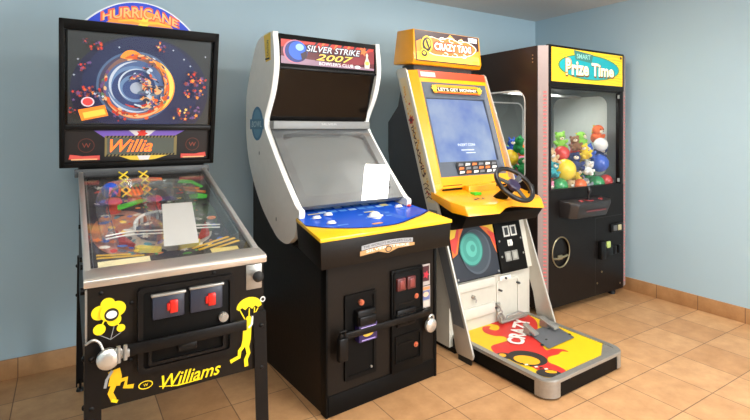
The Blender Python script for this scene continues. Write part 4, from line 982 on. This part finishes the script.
    def pedal(u, v, w__, l, lift):
        mb = MB(); mb.loft([[(u-w__, v-l, .112), (u+w__, v-l, .112), (u+w__, v-l, .125), (u-w__, v-l, .125)], [(u-w__, v+l, .112+lift), (u+w__, v+l, .112+lift), (u+w__, v+l, .125+lift), (u-w__, v+l, .125+lift)]], bev=.003)
        mb.box(u-.012, u+.012, v, v+l, .096, .116+lift*.5); mb.build('pedal', steel, pf)
    pedal(.395, .425, .020, .045, .035); pedal(.575, .43, .024, .06, .035)
    mb = MB()
    for u, v in ((.42, .33), (.34, .30), (.60, .30)): mb.dome((u, v, .098), (0, 0, 1), .010, .008, 10)
    mb.build('plate_bolt', rubber, pf)
driving()

# ------------------------------------------------------------ claw machine with its prizes
CO = Vector((2.84, 2.30, 0)); CW = 1.10; CDp = .85
def crane():
    T = thing('claw_machine', 'tall black claw machine full of plush toys and balls under a yellow sign', 'claw machine', CO)
    zb, zt = .055, 1.955
    blk = M('crane_black', (22, 19, 18), .34, var=.15, spec=.16); wood = M('crane_side_brown', (38, 29, 25), .32, var=.2, scale=8, spec=.25)
    # lower box
    mb = MB(); mb.box(.085, CW-.085, .004, CDp, zb, .83); mb.build('cabinet', blk, T)
    hole = [(.217+.098*math.cos(2*math.pi*i/28), .452+.110*math.sin(2*math.pi*i/28)) for i in range(28)]
    mb = MB(); mb.holed([(.082, zb), (1.02, zb), (1.02, .905), (.082, .905)], hole, .016, lambda u, v, d: (u, -.014+d, v)); fp = mb.build('front_panel', blk, T)
    mb = MB(); mb.tube([(.217+.098*math.cos(2*math.pi*i/28), -.017,   .452+.110*math.sin(2*math.pi*i/28)) for i in range(28)], .005, 8, closed=True); mb.build('prize_door_ring', brass, fp)
    mb = MB(); mb.prism_y(ell(.217, .452, .092, .104, 28), .0, .003); mb.build('prize_door_flap', black_metal, fp)
    mb = MB(); mb.tube([(.13, -.012, .412), (.2, -.012, .404), (.30, -.012, .42)], .008, 6); mb.box(.19, .24, -.016, 0, .395, .43, .004); mb.build('prize_door_handle', brass, fp)
    A = Art((0, -.014, 0), (1, 0, 0), (0, 0, 1)); A.rect(.634, .640, .07, .66, ink('seam', (14, 13, 13)), up=False); A.rect(.636, 1.0, .655, .66, ink('seam', (14, 13, 13)), up=False); A.build('door_seam', fp)
    mb = MB(); mb.box(.668, .73, -.05, -.012, .335, .475, .006); mb.box(.73, .842, -.04, -.012, .352, .43, .005); c_ = mb.build('coin_mechanism', black_metal, fp)
    mb = MB(); mb.box(.750, .795, -.046, -.03, .418, .468, .004); mb.build('lit_coin_insert', M('coin_lit_green', (170, 190, 110), .3, emit=.12), c_)
    mb = MB(); mb.box(.828, .99, -.03, -.012, .525, .595, .006); k_ = mb.build('key_plate', black_metal, fp)
    for u, rgb in ((.855, (90, 92, 92)), (.915, (190, 180, 140))):
        mb = MB(); mb.box(u, u+.045, -.036, -.028, .538, .582, .004); mb.build('key_window', M('key_%d' % rgb[0], rgb, .35), k_)
    for u in (.865, .93):
        mb = MB(); mb.box(u, u+.04, -.03, -.012, .35, .415, .006); mb.build('door_lock', black_metal, fp)
    for u, v in ((.66, .15), (.72, .23), (.97, .10)):
        mb = MB(); mb.cyl((u, -.018, v), (u, -.01, v), .008); mb.build('panel_screw', brass, fp)
    mb = MB()
    for x in (.12, CW-.14):
        for y in (.05, CDp-.06):
            mb = MB(); mb.cyl((x, y, 0), (x, y, .06), .028, .022); mb.build('foot', rubber, T)
    # sides with rounded windows
    win = rrect(.147, .70, .95, 1.64, .085)
    sq = [(.036, zb), (CDp, zb), (CDp, zt), (.036, zt)]
    for x, sgn, nm in ((.02, 1, 'l'), (CW-.02, -1, 'r')):
        mb = MB(); mb.holed(sq, win, .022, lambda u, v, d, x=x, sgn=sgn: (x+sgn*d, u, v)); s_ = mb.build('side_panel', wood, T)
        mb = MB(); mb.tube([(x+sgn*.006, u, v) for u, v in win], .008, 6, closed=True); mb.build('window_gasket', M('gasket_grey', (206, 208, 204), .5), s_)
    mb = MB(); mb.box(0.042, CW-.042, CDp-.02, CDp, zb, zt); mb.build('back_panel', wood, T)
    inner = M('crane_liner', (122, 127, 124), .5)
    mb = MB(); mb.box(.05, CW-.05, CDp-.03, CDp-.021, .83, 1.68); mb.build('back_liner', M('back_liner_grey', (104, 110, 108), .5), T)
    win2 = rrect(.150, .697, .955, 1.637, .083); sq2 = [(.06, .83), (CDp-.03, .83), (CDp-.03, 1.68), (.06, 1.68)]
    for x, sgn in ((.0425, 1), (CW-.0425, -1)):
        mb = MB(); mb.holed(sq2, win2, .006, lambda u, v, d, x=x, sgn=sgn: (x+sgn*d, u, v)); mb.build('side_liner', inner, T)
    mb = MB(); mb.holed(rrect(.30, .78, .98, 1.60, .08), rrect(.312, .768, .992, 1.588, .07), .006, lambda u, v, d: (u, CDp-.037+d, v)); mb.build('back_trim', white, T)
    mb = MB(); mb.box(.05, CW-.05, .03, CDp-.03, .832, .85); mb.build('prize_bed', inner, T)
    # sign box
    mb = MB(); mb.box(.078, CW-.078, .010, .05, 1.675, zt); mb.box(.042, CW-.042, .04, CDp-.02, 1.675, zt); mb.build('sign_box', blk, T)
    mb = MB(); mb.box(.082, 1.022, -.018, .012, 1.66, 1.965, .004); sg = mb.build('sign_frame', blk, T)
    A = Art((0, -.018, 0), (1, 0, 0), (0, 0, 1), step=.0006); e = .35
    ci = lambda n, c, ee=e: ink('pt_'+n, c, ee)
    A.rect(.108, .998, 1.700, 1.948, ci('yellow', (244, 206, 36)))
    for v, w_, ph in ((1.93, .018, 0), (1.905, .010, .5), (1.74, .016, 1), (1.72, .012, 2), (1.76, .01, .3)):
        A.line([(.11+.0443*i, v+.006*math.sin(i*.8+ph)) for i in range(21)], w_, ci('amber', (246, 188, 38)), up=False)
    A.up()
    for k in range(9):
        v = 1.76+.018*k; r = .02*(k % 2); A.line([(.155+r, v), (.30, v)], .003, ci('olive', (150, 150, 50), .2), up=False); A.line([(.80, v), (.975-r, v)], .003, ci('olive', (150, 150, 50), .2), up=False)
    A.up()
    oc = (.565, 1.825)
    A.poly(ell(oc[0], oc[1], .385, .098, 48), ci('green_edge', (90, 140, 60), .2)); A.poly(ell(oc[0], oc[1], .372, .090, 48), ci('teal', (20, 160, 168)))
    A.poly([(.36, 1.945), (.60, 1.925), (.58, 1.86), (.38, 1.875)], ci('teal_dark', (60, 130, 120), .15)); A.text('SMART', .48, 1.902, .17, .036, ci('pale', (150, 200, 190)), bold=.02)
    wp = lambda t_, v, u: (u, v*(1.12-.25*(t_+1)/2))
    A.text('Prize Time', .572, 1.806, .62, .118, ci('maroon', (120, 70, 30), .1), bold=.055, warp=wp); A.text('Prize Time', .566, 1.812, .605, .104, ci('cream', (255, 244, 196), .5), bold=.03, warp=wp)
    A.text('P', .296, 1.822, .07, .120, ci('orange', (244, 150, 50)), bold=.03); A.text('P', .292, 1.826, .052, .10, ci('cream', (255, 244, 196), .5), bold=.01)
    A.poly(ell(.965, 1.928, .012, .012), ci('black', (30, 26, 20), 0))
    A.build('sign_art', sg)
    # front window frame
    mb = MB(); mb.box(.082, .116, -.012, .02, .90, 1.662, .003); mb.box(.968, 1.022, -.012, .02, .90, 1.662, .003); mb.box(.116, .968, -.012, .02, 1.645, 1.662); mb.box(.116, .968, -.012, .02, .895, .912); mb.build('window_frame', blk, T)
    mb = MB(); mb.box(.94, .966, -.016, -.01, 1.60, 1.632, .003); mb.box(.935, .966, -.016, -.01, .925, .955, .003); mb.build('window_clip', steel, T)
    # corner light strips
    ls = M('strip_pinkish', (146, 130, 126), .45, emit=.02); ld = M('strip_led', (206, 92, 92), .3, emit=.2)
    for x0, x1 in ((.0, .082), (CW, 1.022)):
        p0 = Vector((.028, .036, 0)) if x0 == 0 else Vector((1.076, .002, 0)); p1 = Vector((x1, -.012 if x0 == 0 else -.014, 0)); d = (p1-p0); nn = Vector((-d.y, d.x, 0)).normalized()
        if nn.y > 0: nn = -nn
        mb = MB(); mb.loft([[p0+Vector((0, 0, z)), p1+Vector((0, 0, z)), p1+Vector((0, 0, z))-nn*.012, p0+Vector((0, 0, z))-nn*.012] for z in (zb+.01, zt)]); st = mb.build('light_strip', ls, T)
        mb = MB()
        for k in range(58):
            z = zb+.05+k*.0265 if k < 58 else 0
            c0 = p0+d*.52; c1 = p0+d*.82
            mb.loft([[c0+Vector((0, 0, z)), c1+Vector((0, 0, z)), c1+Vector((0, 0, z+.009)), c0+Vector((0, 0, z+.009))], [c0+nn*.003+Vector((0, 0, z)), c1+nn*.003+Vector((0, 0, z)), c1+nn*.003+Vector((0, 0, z+.009)), c0+nn*.003+Vector((0, 0, z+.009))]])
        mb.build('led_row', ld, st)
    mb = MB()
    for z in (1.84, 1.865, 1.89): mb.cyl((.017, .075, z), (.021, .075, z), .005, n=10)
    mb.build('side_screw', brass, T)
    # control tray and joystick
    mb = MB(); tray = [(.20, 0), (.215, -.10), (.26, -.14), (.64, -.14), (.70, -.10), (.715, 0)]
    mb.loft([[(.24+(x-.24)*.93, y*.85, .705) for x, y in tray], [(x, y, .795) for x, y in tray], [(x, y, .812+.03*(-y)/.14*0+.02*(1+y/.14)) for x, y in tray]], bev=.006); tr = mb.build('control_tray', M('tray_black', (40, 37, 37), .35), T)
    mb = MB(); mb.dome((.46, -.075, .818), (0, 0, 1), .034, .012); mb.cyl((.46, -.075, .82), (.46, -.078, .885), .007, n=10); mb.lathe((.46, -.078, .872), (0, 0, 1), [(.010, 0), (.017, .012), (.018, .03), (.011, .045), (0, .048)]); mb.build('joystick', M('joystick_black', (26, 20, 22), .3), tr)
    mb = MB(); mb.torus((.46, -.075, .822), (0, 0, 1), .034, .004, 20, 6); mb.build('joystick_ring', M('ring_red', (150, 40, 40), .4), tr)
    for u in (.36, .60):
        mb = MB(); mb.lathe((u, -.08, .816), (0, 0, 1), [(.018, 0), (.018, .008), (.012, .014), (0, .015)]); mb.build('drop_button', M('button_dark_red', (130, 40, 40), .35), tr)
    A = Art((.46, -.1405, .755), (1, 0, 0), (0, 0, 1)); A.rect(-.12, .12, -.006, .006, ink('tray_line', (96, 40, 44))); A.build('tray_label', tr)
    # claw on its gantry (high in the box)
    mb = MB(); mb.box(.05, CW-.05, .40, .43, 1.63, 1.65); mb.box(.50, .60, .37, .46, 1.60, 1.66, .006); ga = mb.build('claw_gantry', steel, T)
    # inside lamp tube
    lt = bpy.data.lights.new('inside_tube', 'AREA'); lt.shape = 'RECTANGLE'; lt.size = .6; lt.size_y = .05; lt.energy = 4.5; lt.color = (.95, 1, .97)
    lo = bpy.data.objects.new('inside_tube', lt); COL.objects.link(lo); lo.location = (.47, .36, 1.655); lo.parent = T
    return T
CR = crane()

# ---- prizes: plush toys and balls dropped into the box
PAL = dict(yellow=(244, 206, 40), green=(40, 150, 80), lime=(140, 206, 70), blue=(50, 90, 190), navy=(44, 54, 110), purple=(134, 60, 170), orange=(236, 110, 50), red=(206, 50, 44), white=(230, 230, 226), pink=(232, 140, 170), teal=(40, 150, 160), brown=(140, 94, 62), tan=(206, 174, 130), grey=(140, 146, 156))
def fabric(c): return M('plush_'+c, PAL[c], .9, var=.18, scale=140, bump=.5)
def vinyl(c): return M('ball_'+c, PAL[c], .22, var=.03, coat=.4)
KIND = {}
def make_proto(kind, c):
    key = (kind, c)
    if key in KIND: return KIND[key]
    parts = []
    if kind == 'ball':
        mb = MB(); mb.sphere((0, 0, 0), 1, 26)
        bm = mb.bm
        parts.append((mb, 'ball', vinyl(c)))
        s = MB(); s.tube([(math.cos(a)*1.001, math.sin(a)*1.001, 0) for a in [2*math.pi*i/32 for i in range(32)]], .025, 6, closed=True); parts.append((s, 'seam', vinyl(c)))
        s = MB(); s.cyl((0, 0, .985), (0, 0, 1.01), .07, n=12); parts.append((s, 'valve', M('valve_white', (220, 220, 216), .4)))
    else:
        light = M('plush_muzzle', (236, 222, 200), .9, var=.1, scale=120, bump=.3) if c != 'tan' else M('plush_muzzle_w', (240, 238, 232), .9)
        mb = MB(); mb.sphere((0, .05, -.36), .56, 16, (1, .9, 1.0))
        for sx in (-1, 1):
            mb.sphere((sx*.56, -.16, -.22), .32, 12, (.6, .6, 1), Matrix.Rotation(sx*.9, 3, 'Y')); mb.sphere((sx*.36, -.46, -.70), .30, 12, (.85, 1.1, .85))
        parts.append((mb, 'body', fabric(c)))
        mb = MB(); mb.sphere((0, -.08, .40), .50, 18, (1.08, .95, .95)); parts.append((mb, 'head', fabric(c)))
        if kind == 'bear':
            for sx in (-1, 1):
                mb = MB(); mb.sphere((sx*.40, -.02, .80), .18, 12, (1, .6, 1)); parts.append((mb, 'ear', fabric(c)))
        elif kind == 'rabbit':
            for sx in (-1, 1):
                mb = MB(); mb.sphere((sx*.22, .0, .92), .34, 12, (.36, .28, 1), Matrix.Rotation(sx*.28, 3, 'Y')); parts.append((mb, 'ear', fabric(c)))
        elif kind == 'cat':
            for sx in (-1, 1):
                mb = MB(); mb.lathe((sx*.28, -.05, .74), (sx*.25, 0, 1), [(.17, 0), (.12, .14), (.0, .30)], 10); parts.append((mb, 'ear', fabric(c)))
        else:  # dinosaur: back spikes
            mb = MB()
            for k in range(5): mb.lathe((0, .38+.14*math.sin(k*.8), .70-.3*k), (0, .9, .45), [(.12, 0), (.07, .12), (0, .22)], 8)
            parts.append((mb, 'spikes', fabric('yellow' if c != 'yellow' else 'green')))
        mb = MB(); mb.sphere((0, -.50, .28), .22, 12, (1.1, .8, .8)); parts.append((mb, 'muzzle', light))
        mb = MB()
        for sx in (-1, 1): mb.sphere((sx*.19, -.515, .50), .06, 10)
        mb.sphere((0, -.68, .33), .05, 10, (1.3, .8, .9)); parts.append((mb, 'eyes_and_nose', M('toy_eye_black', (14, 14, 16), .15)))
    out = [(nm, mb.build(nm, m, None)) for mb, nm, m in parts]
    KIND[key] = out
    return out
PROTO = []
def toy(kind, c, loc, r, rot):
    pr = make_proto(kind, c)
    root = pr[0][1].copy(); COL.objects.link(root)
    root.name = 'toy_ball' if kind == 'ball' else 'plush_'+{'dino': 'dinosaur'}.get(kind, kind)
    root.location = loc; root.scale = (r, r, r); root.rotation_euler = rot
    root['toy_kind'] = kind; root['toy_colour'] = c
    for nm, o in pr[1:]:
        ch = o.copy(); COL.objects.link(ch); ch.parent = root; ch.name = nm
    return root
placed = []   # (centre, contact radius)
TOYS = []
X0, X1, Y0, Y1, Z0 = .055, CW-.055, .032, CDp-.045, .851
def rest_z(x, y, r):
    z = Z0+r
    for (p, q) in placed:
        dd = (p.x-x)**2+(p.y-y)**2; s = (q+r)**2
        if dd < s: z = max(z, p.z+math.sqrt(s-dd))
    return z
rt = random.Random(21)
def face_rot(): return (rt.uniform(-.5, .35), rt.uniform(-.5, .5), rt.uniform(-.9, .5))
def put(kind, c, r, x, y, z=None):
    cr = r if kind == 'ball' else r*.82
    z = rest_z(x, y, cr) if z is None else z
    p = Vector((x, y, z)); placed.append((p, cr))
    TOYS.append(toy(kind, c, CO+p, r, (0, 0, rt.uniform(0, 3)) if kind == 'ball' else face_rot()))
kinds = ['ball', 'bear', 'ball', 'rabbit', 'cat', 'dino', 'bear']
cols = list(PAL)+['yellow', 'green', 'orange', 'lime', 'red', 'purple']
def fill(n, lo, hi, yb=.0, seq=None, top=1.2):
    for k in range(n):
        kind = rt.choice(kinds); c = rt.choice(cols); r = rt.uniform(.056, .068) if kind == 'ball' else rt.uniform(.066, .080)
        if seq: kind, c, r = seq[k]
        cr = r if kind == 'ball' else r*.82; wr = r if kind == 'ball' else r*1.15; best = None
        for _ in range(40):
            x = rt.uniform(X0+wr, X1-wr); y = rt.uniform(max(Y0, lo)+wr, min(Y1, hi)-wr); z = rest_z(x, y, cr)
            s = z-yb*y
            if best is None or s < best[0]: best = (s, x, y, z)
        if best[3] < top: put(kind, c, r, best[1], best[2], best[3])
def near(kind, c, r, x, y, dx=.09, dy=.07, top=1.33):
    cr = r if kind == 'ball' else r*.82; best = None
    for _ in range(40):
        wr = r if kind == 'ball' else r*1.15; xx = min(X1-wr, max(X0+wr, x+rt.uniform(-dx, dx))); yy = min(Y1-wr, max(Y0+wr, y+rt.uniform(-dy, dy))); z = rest_z(xx, yy, cr)
        if best is None or z < best[0]: best = (z, xx, yy)
    if best[0] < top: put(kind, c, r, best[1], best[2], best[0])
# rows at the glass, each over a filled layer
def row(L, dx=.03, dy=.03, top=1.33):
    for kind, c, r, x, y in L: near(kind, c, r, x, y, dx, dy, top)
for kind, c, r, x in (('ball', 'red', .058, .12), ('bear', 'pink', .064, .235), ('ball', 'green', .064, .355), ('bear', 'tan', .064, .478), ('ball', 'orange', .055, .592), ('rabbit', 'grey', .064, .705), ('ball', 'green', .060, .825), ('ball', 'red', .054, .938)):
    put(kind, c, r, min(X1-r*1.1, max(X0+r*1.1, x)), Y0+r*(1 if kind == 'ball' else 1.1)+.002)
fill(60, .05, .85, top=.98)
row([('ball', 'yellow', .085, .425, .125), ('bear', 'navy', .088, .575, .13), ('bear', 'white', .066, .70, .12), ('ball', 'blue', .074, .85, .12), ('cat', 'navy', .072, .97, .12), ('bear', 'teal', .07, .28, .13), ('ball', 'green', .062, .14, .14)])
fill(40, .10, .85, top=1.03)
row([('bear', 'tan', .072, .36, .14), ('ball', 'red', .06, .47, .15), ('bear', 'yellow', .068, .66, .13), ('cat', 'blue', .07, .78, .13), ('ball', 'white', .056, .88, .12), ('dino', 'orange', .09, .965, .14), ('bear', 'purple', .092, .90, .24), ('dino', 'green', .076, .15, .26), ('bear', 'orange', .07, .24, .16)])
fill(60, .10, .85, top=1.11)
row([('bear', 'lime', .074, .50, .20), ('ball', 'orange', .052, .58, .22), ('bear', 'red', .07, .70, .20), ('dino', 'lime', .078, .82, .20), ('bear', 'brown', .066, .60, .16), ('dino', 'green', .09, .42, .26), ('ball', 'yellow', .066, .12, .40), ('rabbit', 'white', .076, .10, .50), ('cat', 'green', .074, .10, .34), ('bear', 'grey', .07, .14, .60), ('rabbit', 'blue', .07, .20, .48)])
fill(60, .12, .85, top=1.17)
for pr in KIND.values():
    for nm, o in pr: bpy.data.objects.remove(o)

# keep the toys that show, and say which is which
bpy.context.view_layer.update()
dg = bpy.context.evaluated_depsgraph_get()
camp = Vector(cam.location)
def shows(root):
    fam = {root.name} | {c.name for c in root.children}
    r = root.scale[0]; c = Vector(root.location); hit = 0
    for k in range(200):
        z = 1-2*(k+.5)/200; a = k*2.39996; s = math.sqrt(1-z*z)
        p = c+Vector((s*math.cos(a), s*math.sin(a), z))*r*.85
        d = (p-camp); L = d.length; d.normalize()
        ok, loc, n, i, ob, mt = S.ray_cast(dg, camp, d)
        if ok and ob.name in fam: hit += 1
    return hit
vis = [(shows(t_), t_) for t_ in TOYS]
def px(p):
    v = Vector(p)-camp; f = Vector((math.sin(YAW), math.cos(YAW), 0)); r = Vector((math.cos(YAW), -math.sin(YAW), 0))
    return v.dot(r)/v.dot(f), v.z/v.dot(f)
ORD = ['leftmost', 'second from left', 'third from left', 'fourth from left', 'fifth from left', 'sixth from left', 'seventh from left', 'eighth from left', 'ninth from left']
gone = [t_ for h, t_ in vis if h == 0]
keep = [t_ for h, t_ in vis if h]
fams = {}
for t_ in keep: fams.setdefault((t_['toy_kind'], t_['toy_colour']), []).append(t_)
NM = dict(ball='ball', bear='plush bear', rabbit='plush rabbit', cat='plush cat', dino='spiky-backed plush toy')
for (k, c), L in fams.items():
    L.sort(key=lambda o: px(o.location)[0])
    for i, o in enumerate(L):
        lb = ('shiny ' if k == 'ball' else 'fuzzy ')+c+' '+NM[k]+' in the claw machine'
        x, z = px(o.location)
        lx = o.location.x-CO.x; ly = o.location.y-CO.y
        if len(L) == 2: lb += ', '+('left' if i == 0 else 'right')+' one of two'
        elif len(L) > 2: lb += ', '+ORD[min(i, 8)]+' of '+str(len(L))
        else: lb += ' pile'
        tag(o, lb, 'ball' if k == 'ball' else 'plush toy', 'balls among the prizes' if k == 'ball' else 'plush toys among the prizes')
for t_ in keep:
    del t_['toy_kind']; del t_['toy_colour']
for t_ in gone:
    for ch in list(t_.children): bpy.data.objects.remove(ch)
    bpy.data.objects.remove(t_)
print('TOYS shown', len(keep), 'hidden', len(gone))

# glass goes in last
mb = MB(); mb.box(.112, .972, .004, .009, .905, 1.65); mb.build('front_glass', glass, CR)
mb = MB(); mb.prism_x(rrect(.145, .702, .948, 1.642, .086), .030, .034); mb.build('side_glass', glass, CR)
mb = MB(); mb.prism_x(rrect(.145, .702, .948, 1.642, .086), CW-.034, CW-.026); mb.build('white_side_panel', M('white_acrylic', (222, 228, 222), .4), CR)
